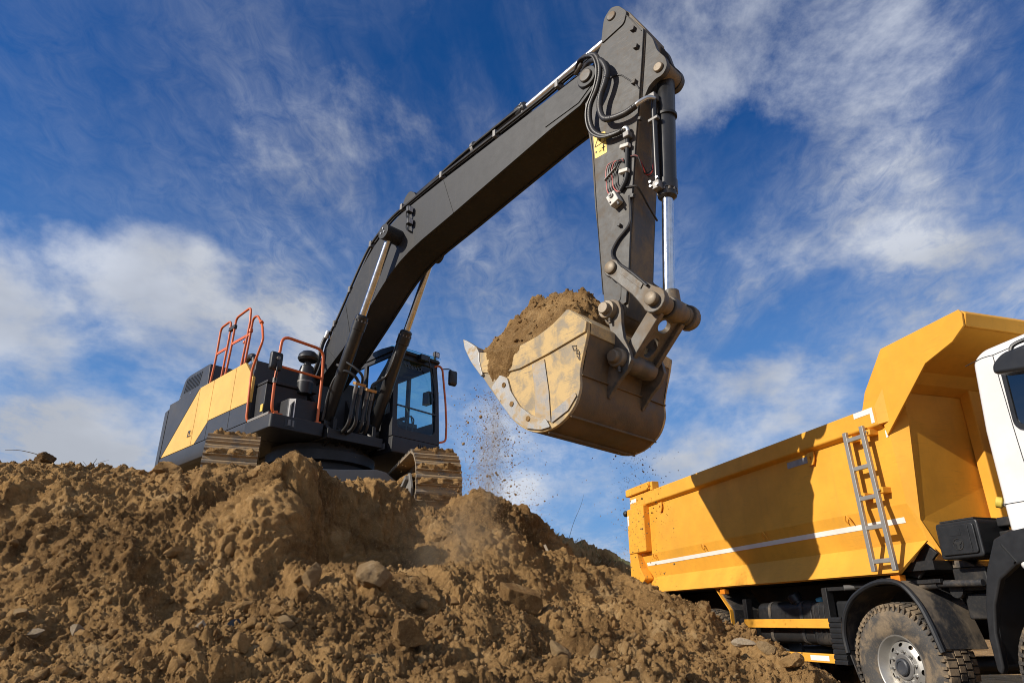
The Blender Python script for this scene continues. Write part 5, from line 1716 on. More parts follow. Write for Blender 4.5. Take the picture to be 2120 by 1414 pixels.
# ------------------------------------------------------------------ soil in the bucket
nu, nvv = 150, 130
U_ = np.linspace(0, 1, nu)
V_ = np.linspace(-1, 1, nvv)
uu, vv = np.meshgrid(U_, V_, indexing='ij')
xx = 4.68 + uu * 1.74
yy = vv * .735
top = np.interp(xx, [4.6, 4.8, 5.2, 5.6, 5.9, 6.2, 6.45], [4.16, 4.04, 3.90, 3.84, 3.88, 3.98, 3.99])
peak = np.interp(xx, [4.6, 4.72, 4.9, 5.12, 5.25, 5.6, 5.9, 6.15, 6.3, 6.45], [4.20, 4.36, 4.56, 4.70, 4.80, 4.78, 4.64, 4.44, 4.2, 3.95])
prof_ = np.clip(1 - np.abs(vv - .12) ** 2.2 * 1.02, 0, 1)
zz = top - .05 + (peak - top + .05) * prof_
zz += .17 * fbm(xx * 3.1, yy * 3.1, 5, 81, .6) * np.clip(1.1 - np.abs(vv), 0, 1) + .09 * lumps(xx * 6 + .5 * fbm(xx * 9, yy * 9, 2, 3), yy * 6, 6, .6) + .05 * lumps(xx * 13, yy * 13 + .4 * fbm(xx * 19, yy * 19, 2, 8), 7, .8) + .012 * fbm(xx * 26, yy * 26, 3, 91)
edge = np.clip(np.minimum(np.minimum(uu, 1 - uu) * 14, (1 - np.abs(vv)) * 14), 0, 1)
zz = zz * edge + (top - .16) * (1 - edge)
hx = np.stack([xx, yy, zz], -1).reshape(-1, 3)
bot = hx.copy()
bot[:, 2] = 3.55
hi_ = np.arange(nu * nvv).reshape(nu, nvv)
hq = np.stack([hi_[:-1, :-1], hi_[1:, :-1], hi_[1:, 1:], hi_[:-1, 1:]], -1).reshape(-1, 4)
hx[:, 2] -= 3.9
hx[:, 0] -= 5.5
hrs = np.random.default_rng(77)
hpick = hrs.choice(len(hx), 420, p=(edge.ravel() ** 2 + 1e-6) / (edge.ravel() ** 2 + 1e-6).sum())
hs0 = np.minimum(.010 * hrs.uniform(.02, 1, 420) ** -.5, .05)
hv2, hf2 = scatter([lump_proto(2, 700 + i, .36, 4) for i in range(6)], hx[hpick] + np.array([0, 0, .004]), hs0, hrs)
ht = np.concatenate([hq[:, [0, 1, 2]], hq[:, [0, 2, 3]], hf2 + len(hx)])
hm = fast_mesh('soil_heap', np.concatenate([hx, hv2]), ht)
hm.materials.append(MATS['soil_heap'])
heap = bpy.data.objects.new('soil_heap', hm)
COL.objects.link(heap)
M45 = Matrix.Translation((-3.317, 11.743, 0)) @ Matrix.Rotation(R(-45), 4, 'Z')
heap.matrix_world = M45 @ Matrix.Translation((5.5, 0, 3.9))
tag(heap, 'mounded load of fresh brown soil filling the excavator bucket', 'soil')

# soil running over the near side of the bucket
nu, nvv = 60, 50
uu, vv = np.meshgrid(np.linspace(0, 1, nu), np.linspace(0, 1, nvv), indexing='ij')
lft = np.interp(vv, [0, .5, 1], [5.16, 5.06, 4.98])
rgt = np.interp(vv, [0, .35, 1], [5.42, 5.55, 5.66])
sx_ = lft + (rgt - lft) * uu
sz_ = 3.52 + vv * np.interp(sx_, [5.0, 5.3, 5.66], [.46, .38, .36])
nn = fbm(sx_ * 7, sz_ * 7, 5, 301, .62)
ed = np.clip(np.minimum(np.minimum(uu, 1 - uu) * 5, vv * 4), 0, 1)
bl = np.clip(ed * (.55 + .45 * vv) + .55 * nn - .12, -.4, 1.2)
sy_ = -.775 - .026 - .060 * bl + .07 * np.clip((vv - .86) / .14, 0, 1)
sv_ = np.stack([sx_ - 5.3, sy_ + .775, sz_ - 3.7], -1).reshape(-1, 3)
si_ = np.arange(nu * nvv).reshape(nu, nvv)
sq = np.stack([si_[:-1, :-1], si_[1:, :-1], si_[1:, 1:], si_[:-1, 1:]], -1).reshape(-1, 4)
spm = fast_mesh('spilled_soil', sv_, sq)
spm.materials.append(MATS['soil_heap'])
spo = bpy.data.objects.new('spilled_soil', spm)
COL.objects.link(spo)
spo.matrix_world = M45 @ Matrix.Translation((5.3, -.775, 3.7))
tag(spo, 'loose soil clinging and running over the near side of the bucket', 'soil')


# ------------------------------------------------------------------ dump truck (x forward, y to its left, z up; seen from its right side)
TK = empty('dump_truck', (4.751, 7.2475, 0), math.atan2(-.961, .278), 'orange tipper truck with white cab beside the mound, body empty', 'dump truck', 0.0)

# --- tipping body
bd = MB()


def body_side(s):
    P = {'a0': (-5.1, 1.25, 2.74), 'a1': (.44, 1.25, 2.74), 'a2': (.47, 1.25, 1.95), 'a3': (-5.1, 1.25, 1.95), 'a4': (.525, 1.165, 1.615), 'a5': (-5.1, 1.165, 1.60),
         'a6': (.27, 1.30, 1.345), 'a7': (-5.1, 1.30, 1.36), 'b1': (.58, 1.13, 2.74), 'b2': (.535, 1.20, 1.80), 'b3': (.60, 1.07, 1.44), 't1': (.58, 1.13, 3.30), 't0': (.44, 1.25, 3.30)}
    k = list(P)
    v = [(x, -s * y, z) for x, y, z in P.values()]
    F = ['a0 a1 a2 a3', 'a3 a2 a4 a5', 'a5 a4 a6 a7', 'a1 b1 b2', 'a1 b2 a2', 'a2 b2 a4', 'b2 b3 a4', 't0 t1 b1 a1']
    bd.add(v, [tuple(k.index(q) for q in f.split()) for f in F])


for s in (1, -1):
    body_side(s)
BODY = bd.obj('dump_body', 'truck_orange', TK, solid=.03, soff=0, angle=3)
fw = MB().add([(.58, -1.13, 3.2), (.58, 1.13, 3.2), (.58, 1.13, 2.74), (.58, -1.13, 2.74), (.535, -1.20, 1.80), (.60, -1.07, 1.44), (.60, 1.07, 1.44), (.535, 1.20, 1.80)],
              [(0, 3, 2, 1), (3, 4, 5, 6, 7, 2)])
fw.obj('front_wall', 'truck_orange', BODY, solid=.03, angle=12)
for y0, y1 in ((-.43, -.25), (.25, .43)):
    MB().prism([(y0, 1.40), (y1, 1.40), (y1, 3.06), (y0, 3.06)], .58, .70, 'x').obj('front_rib', 'truck_orange', BODY, .015)
MB().box(.71, .73, -.24, -.05, 1.5, 2.62).obj('hoist_guard', 'truck_black', BODY, .004)
MB().box(-5.11, .56, -1.2, 1.2, 1.362, 1.44).obj('body_floor', 'truck_black', BODY)
# top rim box section with sloped underside
for s in (-1, 1):
    rp = [(-1.335, 2.91), (-1.335, 2.715), (-1.24, 2.675), (-1.22, 2.91)]
    MB().prism([(y * -s if s > 0 else y, z) for y, z in rp], -5.22, .40, 'x').obj('top_rim', 'truck_orange', BODY, .018)
    v = [(.40, -1.33, 2.72), (.40, -1.33, 2.90), (.50, -1.285, 3.06), (.50, -1.285, 2.73), (.40, -1.25, 2.72), (.40, -1.25, 2.90)]
    v = [(x, y * (1 if s < 0 else -1), z) for x, y, z in v]
    MB().add(v, [(0, 1, 2, 3), (1, 5, 2), (0, 3, 4), (4, 3, 2, 5), (0, 4, 5, 1)]).obj('rim_gusset', 'truck_orange', BODY)
    # canopy cheek plate
    ck = [(.18, 2.90), (.27, 3.09), (.58, 3.45), (1.49, 3.475), (1.515, 3.43), (1.50, 3.315), (1.36, 3.22), (1.04, 3.13), (.44, 2.60), (.42, 2.74)]
    y0, y1 = (-1.285, -1.262) if s < 0 else (1.262, 1.285)
    MB().prism(ck, y0, y1).obj('canopy_cheek', 'truck_orange', BODY, .006)
    # rear corner post
    ya, yb = (-1.375, -1.20) if s < 0 else (1.20, 1.375)
    MB().box(-5.28, -4.66, ya, yb, 1.98, 2.712).obj('rear_post', 'truck_splashed', BODY, .02)
    pl = MB().prism(rounded([(-5.30, 1.44), (-5.14, 1.38), (-4.79, 1.57), (-4.94, 1.73), (-5.02, 1.96), (-5.02, 2.0), (-5.30, 2.0)], .03), ya + .02, yb)
    pl.obj('post_foot', 'truck_splashed', BODY, .012)
    hg = MB().box(-5.30, -4.42, ya + .01, yb, 2.925, 3.05)
    hg.obj('hinge_box', 'truck_splashed', BODY, .015)
    hi2 = MB().box(-4.42, -4.34, ya + .03, yb - .02, 2.90, 3.04)
    hi2.cyl((-4.46, ya - .004, 2.98), (-4.46, ya + .02, 2.98), .045, n=12)
    hi2.obj('hinge_end', 'truck_splashed', BODY, .01)
MB().box(-5.36, -5.26, -1.24, 1.24, 1.42, 2.98).obj('tailgate', 'truck_splashed', BODY, .02)
MB().lathe([(.03, -.05), (.05, -.03), (.05, .03), (.03, .05)], (-5.36, -1.34, 2.66), (0, 1, 0), 10).obj('tailgate_pin', 'truck_black', BODY)
# canopy roof, underside sheets and lip beam
MB().add([(.20, -1.26, 2.93), (.20, 1.26, 2.93), (.28, 1.26, 3.09), (.28, -1.26, 3.09), (.59, 1.26, 3.44), (.59, -1.26, 3.44), (1.48, 1.26, 3.465), (1.48, -1.26, 3.465)],
         [(0, 1, 2, 3), (3, 2, 4, 5), (5, 4, 6, 7)]).obj('canopy_roof', 'truck_orange', BODY, solid=.012, angle=12)
MB().add([(.585, -1.255, 3.02), (.585, 1.255, 3.02), (.70, 1.255, 3.07), (.70, -1.255, 3.07), (.80, 1.255, 3.16), (.80, -1.255, 3.16), (1.46, 1.255, 3.36), (1.46, -1.255, 3.36)],
         [(0, 1, 2, 3), (3, 2, 4, 5), (5, 4, 6, 7)]).obj('canopy_underside', 'truck_orange', BODY, solid=.012, angle=12)
MB().prism([(1.44, 3.33), (1.50, 3.315), (1.53, 3.43), (1.49, 3.47), (1.44, 3.46)], -1.258, 1.258).obj('canopy_lip', 'truck_orange', BODY, .01)
# tape strips
def lay(name, mat, pts, y, th=.003):
    return MB().prism(pts, y - th, y).obj(name, mat, BODY)


def yside(z):
    return -1.25 - .016 + (.085 * (1.95 - z) / .35 if z < 1.95 else 0)


sv, n_ = [], 2
for x0, x1 in ((-4.92, .385),):
    z0, z1 = 1.775, 1.825
    sv += [(x0, yside(z0) - .004, z0), (x1, yside(z0) - .004, z0 + .012), (x1, yside(z1) - .004, z1 + .012), (x0, yside(z1) - .004, z1)]
MB().add(sv, [(0, 1, 2, 3)]).obj('reflective_strip', 'reflective_white', BODY, solid=.003, soff=1)
lay('reflective_tape', 'reflective_white', [(.12, 2.845), (.375, 2.845), (.375, 2.90), (.12, 2.90)], -1.3355)
lay('reflective_tape', 'reflective_white', [(.335, 2.745), (.378, 2.745), (.378, 2.8445), (.335, 2.8445)], -1.3355)
lay('reflective_tape', 'reflective_white', [(.41, 2.59), (.435, 2.59), (.435, 2.66), (.41, 2.66)], -1.267)
lay('reflective_tape', 'reflective_white', [(-5.19, 2.80), (-4.96, 2.80), (-4.96, 2.86), (-5.19, 2.86)], -1.3355)
lay('reflective_tape', 'reflective_white', [(-5.25, 2.44), (-5.20, 2.44), (-5.20, 2.60), (-5.25, 2.60)], -1.3755)
lay('reflective_tape', 'reflective_grey', [(-1.10, 2.585), (-.74, 2.585), (-.74, 2.655), (-1.10, 2.655)], -1.267)
# lashing lugs and cleats
for x in (-4.22, -.66):
    hlp = [(x + .022 * math.cos(R(a)), 2.615 + .022 * math.sin(R(a))) for a in range(0, 360, 36)]
    MB().ring([(x - .05, 2.54), (x + .03, 2.54), (x + .06, 2.60), (x + .06, 2.68), (x - .05, 2.68)], [hlp], lambda u, v_: (u, -1.30, v_)).obj('lashing_lug', 'truck_orange', BODY, solid=.015)
for x in (-4.55, -3.09, -1.7, -.28):
    MB().tube([(x - .03, -1.262, 1.86), (x - .03, -1.29, 1.90), (x, -1.30, 1.94), (x + .03, -1.29, 1.90), (x + .04, -1.262, 1.85)], .007, 6, 4).obj('rope_hook', 'truck_orange', BODY)

# --- ladder
LD = MB()
LD.bar((.0, -1.375, 2.73), (.045, -1.375, 1.37), .035, .05, (1, 0, 0))
LADDER = LD.obj('ladder', 'ladder_steel', TK, .005)
MB().bar((.235, -1.375, 2.74), (.30, -1.375, 1.365), .035, .05, (1, 0, 0)).obj('ladder_rail', 'ladder_steel', LADDER, .005)
for z in (2.64, 2.345, 2.05, 1.77, 1.46):
    t = (2.73 - z) / 1.36
    MB().bar((.045 * t + .02, -1.375, z), (.235 + .065 * t - .02, -1.375, z), .03, .04).obj('rung', 'ladder_steel', LADDER, .004)
for (x, z) in ((.01, 2.66), (.255, 2.67), (.03, 2.08), (.27, 2.10)):
    b = MB().box(x - .015, x + .06, -1.362, -1.262, z - .03, z + .025)
    bo = b.obj('ladder_bracket', 'truck_orange', LADDER, .004)
    MB().cyl((x + .03, -1.37, z), (x + .03, -1.385, z), .012, n=6).obj('bolt', 'bolt_silver', bo)

# --- chassis
CH = MB()
for y in (-.45, .37):
    CH.box(-5.2, 3.0, y, y + .08, .78, 1.06)
CH.box(-5.1, .45, -.55, .55, 1.07, 1.355)
for x in (-4.9, -3.9, -2.4, -.6, .7, 2.6):
    CH.box(x, x + .12, -.5, .5, .82, 1.04)
CHAS = CH.obj('chassis', 'truck_black', TK)
for s in (-1, 1):
    MB().prism([(.45, 1.60), (.56, 1.50), (.30, 1.30), (.16, 1.335)], s * 1.12 - .015, s * 1.12 + .015).obj('body_gusset', 'truck_black', CHAS, .004)
    MB().prism([(.40, 1.60), (.50, 1.46), (.34, 1.10), (.10, 1.10), (.10, 1.34)], s * .62 - .02, s * .62 + .02).obj('body_gusset', 'truck_black', CHAS, .004)
for x in (0.0, 1.72, -3.35, -4.68):
    ax = MB().cyl((x, -1.0, .55), (x, 1.0, .55), .08, n=16)
    if x < -1:
        ax.lathe([(.1, -.25), (.24, -.1), (.24, .1), (.1, .25)], (x, 0, .55), (0, 1, 0), 20)
    ax.obj('axle', 'truck_black', CHAS)
MB().box(-5.255, -5.12, -1.18, 1.18, .62, 1.43).obj('rear_bumper', 'truck_black', TK, .02)
for yy in (-1.2, .74):
    MB().box(-5.12, -5.09, yy, yy + .46, .35, 1.33).obj('mud_flap', 'truck_black', TK)
# --- side gear: tanks, guard rails, boxes
TN = MB().prism(rounded([(-1.13, .71), (-.58, .71), (-.58, 1.15), (-1.13, 1.15)], .09, 5), -2.24, -1.26, 'x').obj('fuel_tank', 'truck_black', TK, .02)
for x in (-2.02, -1.45):
    MB().prism(rounded([(-1.142, .70), (-.57, .70), (-.57, 1.162), (-1.142, 1.162)], .10, 5), x, x + .05, 'x').obj('tank_strap', 'fender_black', TN, .004)
MB().lathe([(.055, 0), (.06, .06), (.06, .08), (.075, .08), (.075, .15), (.06, .165)], (-1.52, -1.04, 1.09), (-.35, -.35, .9), 18).obj('filler_cap', 'black_plastic', TN)
UT = MB().prism(rounded([(-1.15, .70), (-.75, .66), (-.75, 1.14), (-1.15, 1.14)], .07, 4), -1.23, -.97, 'x')
UTO = UT.obj('urea_tank', 'truck_black', TK, .02)
for k in range(3):
    MB().prism(rounded([(-1.158, .71), (-.75, .68), (-.75, 1.13), (-1.158, 1.13)], .07, 4), -1.20 + k * .08, -1.175 + k * .08, 'x').obj('rib', 'truck_black', UTO, .006)
MB().lathe([(.05, 0), (.05, .04), (.035, .045)], (-1.20, -1.02, 1.14), (0, -.25, 1), 14).obj('blue_cap', 'cap_blue', UTO)
MB().box(-.95, -.72, -1.08, -.72, .62, 1.14).obj('air_tank_box', 'black_plastic', TK, .03)
for (x0, x1, z0, z1) in ((-2.46, -2.38, .60, 1.20), (-.97, -.89, .96, 1.27)):
    MB().box(x0, x1, -1.19, -1.10, z0, z1).obj('guard_post', 'truck_black', TK, .008)
MB().box(-.97, -.60, -1.17, -1.10, 1.235, 1.275).obj('guard_post', 'truck_black', TK, .006)
MB().box(-2.48, -2.40, -1.235, -1.19, .56, .975).obj('guard_post', 'truck_black', TK, .006)
gr1 = MB().box(-2.40, -.872, -1.235, -1.205, .87, .965).obj('side_guard', 'truck_orange', TK, .006)
gr2 = MB().box(-2.38, -.872, -1.235, -1.205, .535, .625).obj('side_guard', 'truck_orange', TK, .006)
for x0, x1 in ((-1.90, -1.70), (-1.50, -1.38), (-1.24, -.95)):
    MB().box(x0, x1, -1.238, -1.2355, .555, .605).obj('reflector', 'reflective_white', gr2)
cz = []
for k in range(9):
    z = .53 + k * .05
    cz += [(-1.245, z), (-1.245, z + .032), (-1.235, z + .038), (-1.235, z + .046)]
cg = MB().prism(cz + [(-1.16, .98), (-1.16, .53)], -.868, -.68, 'x').obj('guard_end', 'black_plastic', TK, .003)
os_ = MB()
os_.bar((-3.0, -1.20, 1.36), (-2.70, -1.20, 1.07), .012, .06, (0, 1, 0))
os_.bar((-2.70, -1.20, 1.08), (-2.685, -1.20, .78), .012, .06, (0, 1, 0))
os_.obj('mudguard_edge', 'truck_orange', TK)
MB().add([(-2.98, -1.19, 1.34), (-2.68, -1.19, 1.07), (-2.66, -1.19, .78), (-2.66, -.72, .78), (-2.68, -.72, 1.07), (-2.98, -.72, 1.34)], [(0, 1, 4, 5), (1, 2, 3, 4)]).obj('mudguard', 'fender_black', TK, solid=.02)
for (x, z) in ((.17, 1.305), (-2.76, 1.30)):
    MB().box(x - .055, x + .055, -1.275, -1.20, z - .03, z + .03).obj('marker_lamp', 'amber_lens', TK, .008)
MB().box(-.62, .55, -1.16, -1.12, 1.25, 1.285).obj('body_rail', 'truck_black', TK, .004)
st2 = MB().cyl((.13, -1.10, 1.25), (.48, -1.10, 1.245), .042, n=16)
st2.cyl((.48, -1.10, 1.245), (.92, -1.10, 1.235), .03, n=16)
st2.obj('gas_strut', 'fender_black', TK, .004)
MB().cyl((-.58, -1.22, 1.255), (-.45, -1.05, 1.265), .028, n=12).obj('pipe_end', 'hub_grey', TK)
MB().lathe([(.07, -.02), (.07, .02)], (.58, -1.02, 1.19), (0, 1, 0), 14).obj('pivot_disc', 'truck_black', TK, .006)

# --- fenders
def fender(name, pts, y0, y1, mat='fender_black', lip=True, drop=0.0):
    P = [(p.x, p.y) for p in catmull([(x, z, 0) for x, z in pts], 5)]
    v, f = [], []
    n = len(P)
    for (x, z) in P:
        v += [(x, y0, z), (x, y0 + .03, z + .012), (x, y1, z + .012 - drop)]
    for i in range(n - 1):
        for k in range(2):
            f.append((i * 3 + k, i * 3 + k + 1, i * 3 + 4 + k, i * 3 + 3 + k))
    o = MB().add(v, f).obj(name, mat, TK, solid=.018, soff=0)
    if lip:
        MB().tube([(x, y0 + .004, z - .012) for x, z in P], .026, 8, 1).obj('fender_lip', 'black_plastic', o)
    return o


fender('fender', [(-.61, .66), (-.62, .85), (-.54, 1.04), (-.37, 1.19), (-.08, 1.29), (.20, 1.275), (.37, 1.12), (.46, .93), (.53, .70)], -1.28, -.78)
MB().add([(-.62, -1.26, .66), (-.62, -.80, .66), (-.50, -.80, .30), (-.50, -1.26, .30)], [(0, 1, 2, 3)]).obj('mud_flap', 'fender_black', TK, solid=.015)
ff = MB().prism([(1.36, 1.60), (1.22, 1.55), (1.09, 1.32), (1.0, 1.05), (.96, .80), (.965, .57), (1.0, .54), (1.03, .60), (1.04, .85), (1.09, 1.05), (1.19, 1.24), (1.36, 1.34), (1.6, 1.38), (1.6, 1.62)], -1.24, -1.17)
FF = ff.obj('front_fender', 'black_plastic', TK, .02, 3)
ip = [(p.x, p.y) for p in catmull([(x, z, 0) for x, z in [(1.5, 1.5), (1.25, 1.40), (1.12, 1.2), (1.04, .95), (1.0, .62)]], 4)]
v = []
for x, z in ip:
    v += [(x, -1.2, z), (x, -.8, z)]
MB().add(v, [(2 * i, 2 * i + 1, 2 * i + 3, 2 * i + 2) for i in range(len(ip) - 1)]).obj('fender_liner', 'black_plastic', FF, solid=.02)
MB().bar((1.27, -1.245, 1.50), (1.36, -1.245, 1.36), .02, .02, (0, 1, 0)).obj('fender_crease', 'black_plastic', FF)

# --- stowage box behind the cab
sbx = MB()
outl = rounded([(.67, 1.43), (1.09, 1.43), (1.09, 1.735), (.67, 1.735)], .035, 5)
sbx.prism(outl, -1.21, -.86)
SBX = sbx.obj('stowage_box', 'black_plastic', TK, .015, 3)
MB().prism(rounded([(.70, 1.46), (1.06, 1.46), (1.06, 1.705), (.70, 1.705)], .03, 4), -1.228, -1.208).obj('lid_panel', 'black_plastic', SBX, .008)
MB().box(1.0, 1.012, -1.235, -1.226, 1.48, 1.69).obj('lid_rib', 'black_plastic', SBX, .003)
MB().box(.82, .93, -1.2305, -1.2275, 1.615, 1.665).obj('name_plate', 'black_plastic', SBX)
em = MB()
em.ring([(.885 + .052 * math.cos(R(a)), 1.545 + .05 * math.sin(R(a))) for a in range(0, 360, 15)], [[(.885 + .044 * math.cos(R(a)), 1.545 + .042 * math.sin(R(a))) for a in range(0, 360, 15)]],
        lambda u, v_: (u, -1.2295, v_))
em.obj('emblem_ring', 'truck_black', SBX, solid=.006, soff=0)
e2 = MB()
e2.prism([(.845, 1.565), (.862, 1.572), (.878, 1.560), (.885, 1.565), (.892, 1.560), (.908, 1.572), (.925, 1.565), (.920, 1.548), (.898, 1.540), (.898, 1.508), (.885, 1.500), (.872, 1.508), (.872, 1.540), (.850, 1.548)],
         -1.233, -1.2275)
e2.obj('emblem', 'print_black', SBX, .001)
MB().box(.72, 1.06, -1.20, -.95, 1.736, 1.75).obj('box_hinge', 'truck_black', SBX)
gb_ = MB()
for z in (1.44, 1.56, 1.67):
    gb_.box(1.09, 1.40, -1.0, -.5, z, z + .075)
gb_.obj('intake_box', 'truck_black', TK, .012)
MB().box(.60, .95, -.98, -.6, .95, 1.16).obj('support_block', 'truck_black', TK, .015)
MB().box(.57, .90, -1.02, -.6, 1.18, 1.37).obj('support_block', 'truck_black', TK, .015)
MB().prism([(.57, 1.375), (.80, 1.375), (.72, 1.43), (.57, 1.44)], -1.0, -.7).obj('bracket', 'fender_black', TK, .004)
MB().lathe([(.035, 0), (.045, .01), (.045, .05), (.03, .055)], (1.30, -1.12, 1.83), (-.7, -.5, .25), 14).obj('yellow_cap', 'cap_yellow', TK)
MB().cyl((1.30, -1.12, 1.83), (1.42, -1.03, 1.78), .03, n=12).obj('filler_neck', 'valve_grey', TK)

# --- cab
cp_ = rounded([(1.37, 1.30), (1.375, 1.80), (1.385, 2.4), (1.44, 3.0), (1.54, 3.07), (3.0, 3.10), (3.22, 2.9), (3.48, 2.0), (3.52, 1.0), (2.55, .95), (2.45, 1.25), (2.2, 1.42), (1.75, 1.46), (1.48, 1.28)],
              [.05, 0, 0, .05, .06, .1, .1, .1, .08, .05, .05, .1, .1, .05], 4)
CABT = MB().prism(cp_, -1.235, 1.235).obj('truck_cab', 'truck_white', TK, .05, 4)
wo = rounded([(1.70, 2.37), (2.62, 2.30), (2.62, 2.95), (1.72, 2.93)], .07, 5)
MB().ring(rounded([(1.665, 2.335), (2.66, 2.26), (2.66, 2.99), (1.685, 2.965)], .09, 5), [wo], lambda u, v_: (u, -1.243, v_)).obj('window_seal', 'black_plastic', CABT, solid=.02, soff=0)
MB().prism(wo, -1.244, -1.238).obj('side_window', 'truck_glass', CABT)
MB().prism(wo, -1.2375, -1.236).obj('cab_interior', 'seat_dark', CABT)
dg = MB()
for pts in ([(1.645, 2.99), (1.645, 2.4), (1.66, 1.9), (1.70, 1.5)], [(1.645, 2.99), (2.2, 3.01), (2.9, 3.0)], [(1.38, 2.985), (1.55, 3.0), (1.645, 2.99)], [(1.375, 1.80), (1.5, 1.80), (1.66, 1.80)]):
    dg.tube([(x, -1.2352, z) for x, z in pts], .0035, 6, 2)
dg.obj('door_seam', 'print_black', CABT)
MB().prism(rounded([(1.80, 2.10), (2.0, 2.10), (2.0, 2.22), (1.80, 2.22)], .03), -1.25, -1.236).obj('door_handle', 'black_plastic', CABT, .006)
MB().add([(3.225, -1.1, 2.88), (3.225, 1.1, 2.88), (3.47, 1.1, 2.05), (3.47, -1.1, 2.05)], [(0, 1, 2, 3)]).obj('windscreen', 'truck_glass', CABT, solid=.02, soff=1)
mr = MB().prism(rounded([(1.84, 2.72), (2.15, 2.66), (2.22, 2.78), (2.15, 2.86), (1.95, 2.86), (1.85, 2.80)], .04, 4), -1.56, -1.38)
MR = mr.obj('truck_mirror', 'black_plastic', CABT, .03, 3)
MB().tube([(1.96, -1.46, 2.85), (1.98, -1.45, 2.92), (2.08, -1.40, 2.95), (2.2, -1.3, 2.96), (2.2, -1.23, 2.95)], .016, 8, 5).obj('mirror_arm', 'black_plastic', MR)
MB().lathe([(.04, -.03), (.04, .03)], (1.955, -1.46, 2.845), (0, 0, 1), 12).obj('mirror_joint', 'black_plastic', MR)
lw = MB()
lw.prism(rounded([(2.45, .55), (3.52, .55), (3.55, .98), (2.45, .98)], .06), -1.23, 1.23)
lw.obj('bumper', 'truck_white', CABT, .03)
for y in (-.95, .95):
    MB().prism(rounded([(y - .16, .68), (y + .16, .68), (y + .16, .86), (y - .16, .86)], .05), 3.54, 3.57, 'x').obj('headlight', 'lamp_lens', CABT, .01)


# --- wheels
def wheel_parts():
    parts = []
    tp = [(.255, .02), (.285, .0), (.34, -.022), (.42, -.030), (.475, -.018), (.515, .012), (.532, .045), (.532, .255), (.515, .285), (.44, .33), (.34, .32), (.255, .28)]
    b = MB().lathe(tp + [tp[0]], (0, 0, 0), (0, 1, 0), 72, cap=False)
    parts.append(('tyre', b.mesh('tyre', 30), 'tyre_clean', None))
    tb2 = MB()
    n = 54
    for k in range(n):
        a = 2 * math.pi * k / n
        M = Matrix.Rotation(-a, 3, 'Y')
        for (y0, y1, dr, da) in ((-.006, .075, .0, 0), (.090, .150, .004, .35), (.165, .225, .004, .75), (.240, .312, .0, .2)):
            aa = Matrix.Rotation(-(a + da * 2 * math.pi / n), 3, 'Y')
            w_ = 2 * math.pi * .54 / n * .42
            edge = y0 < 0 or y1 > .3
            prof = [(-w_, .515 if edge else .525), (w_, .515 if edge else .525), (w_ * .92, .552 + dr), (-w_ * .92, .552 + dr)]
            v = []
            for y, zz_ in ((y0, -.012 if y0 < 0 else 0), (y1, -.012 if y1 > .3 else 0)):
                for (x, z) in prof:
                    q = aa @ Vector((x, y, z + (zz_ if z > .53 else 0)))
                    v.append(q)
            tb2.add(v, [(0, 1, 2, 3), (7, 6, 5, 4), (0, 4, 5, 1), (1, 5, 6, 2), (2, 6, 7, 3), (3, 7, 4, 0)])
    # shoulder lugs reaching down the side wall
    for k in range(n):
        a = 2 * math.pi * (k + .5) / n
        M = Matrix.Rotation(-a, 3, 'Y')
        tb2.obox(M @ Vector((0, -.008, .505)), (.022, .03, .05), M)
    parts.append(('tread', tb2.mesh('tread', 30), 'tyre_rubber', 'stuff'))
    rimp = [(.262, .03), (.272, .012), (.268, .0), (.258, .004), (.250, .022), (.238, .050), (.222, .085)]
    b = MB().lathe(rimp, (0, 0, 0), (0, 1, 0), 64, cap=False)
    # disc with ten hand holes
    holes = []
    for k in range(10):
        a = 2 * math.pi * k / 10
        cx, cz_ = .187 * math.cos(a), .187 * math.sin(a)
        hole = []
        for q in range(12):
            u, v_ = .024 * math.cos(2 * math.pi * q / 12), .017 * math.sin(2 * math.pi * q / 12)
            hole.append((cx - math.sin(a) * u + math.cos(a) * v_, cz_ + math.cos(a) * u + math.sin(a) * v_))
        holes.append(hole)
    circ = lambda r, n=64: [(r * math.cos(2 * math.pi * k / n), r * math.sin(2 * math.pi * k / n)) for k in range(n)]
    def disc(u, v_):
        r = math.hypot(u, v_)
        return (u, float(np.interp(r, [.10, .155, .17, .205, .222], [.055, .055, .060, .078, .086])), v_)
    b.ring(circ(.222), holes + [circ(.158, 48)], disc)
    b.lathe([(.160, .056), (.150, .052), (.115, .052), (.108, .050)], (0, 0, 0), (0, 1, 0), 48, cap=False)
    parts.append(('rim', b.mesh('rim', 40), 'rim_alloy', None))
    hb = MB().lathe([(.112, .060), (.110, .042), (.100, .036), (.075, .036), (.070, .040)], (0, 0, 0), (0, 1, 0), 40, cap=False)
    parts.append(('hub', hb.mesh('hub', 30), 'hub_grey', None))
    hc_ = MB().lathe([(.072, .045), (.070, .012), (.060, .004), (.048, .004), (.044, .012), (.0, .014)], (0, 0, 0), (0, 1, 0), 36, cap=False)
    parts.append(('hub_cap', hc_.mesh('hub_cap', 30), 'hub_cap', None))
    dk = MB().lathe([(.25, .10), (.05, .11)], (0, 0, 0), (0, 1, 0), 32, cap=True)
    parts.append(('brake_drum', dk.mesh('brake_drum', 30), 'arm_dirty', None))
    nut = MB().lathe([(.017, .056), (.017, .044), (.012, .040), (.012, .018), (.009, .014)], (0, 0, 0), (0, 1, 0), 6)
    nm = nut.mesh('wheel_nut', 30)
    nm.materials.append(MATS['rim_alloy'])
    for nme, me, mt, kd in parts:
        me.materials.append(MATS[mt])
    return parts, nm


WP, NUT = wheel_parts()


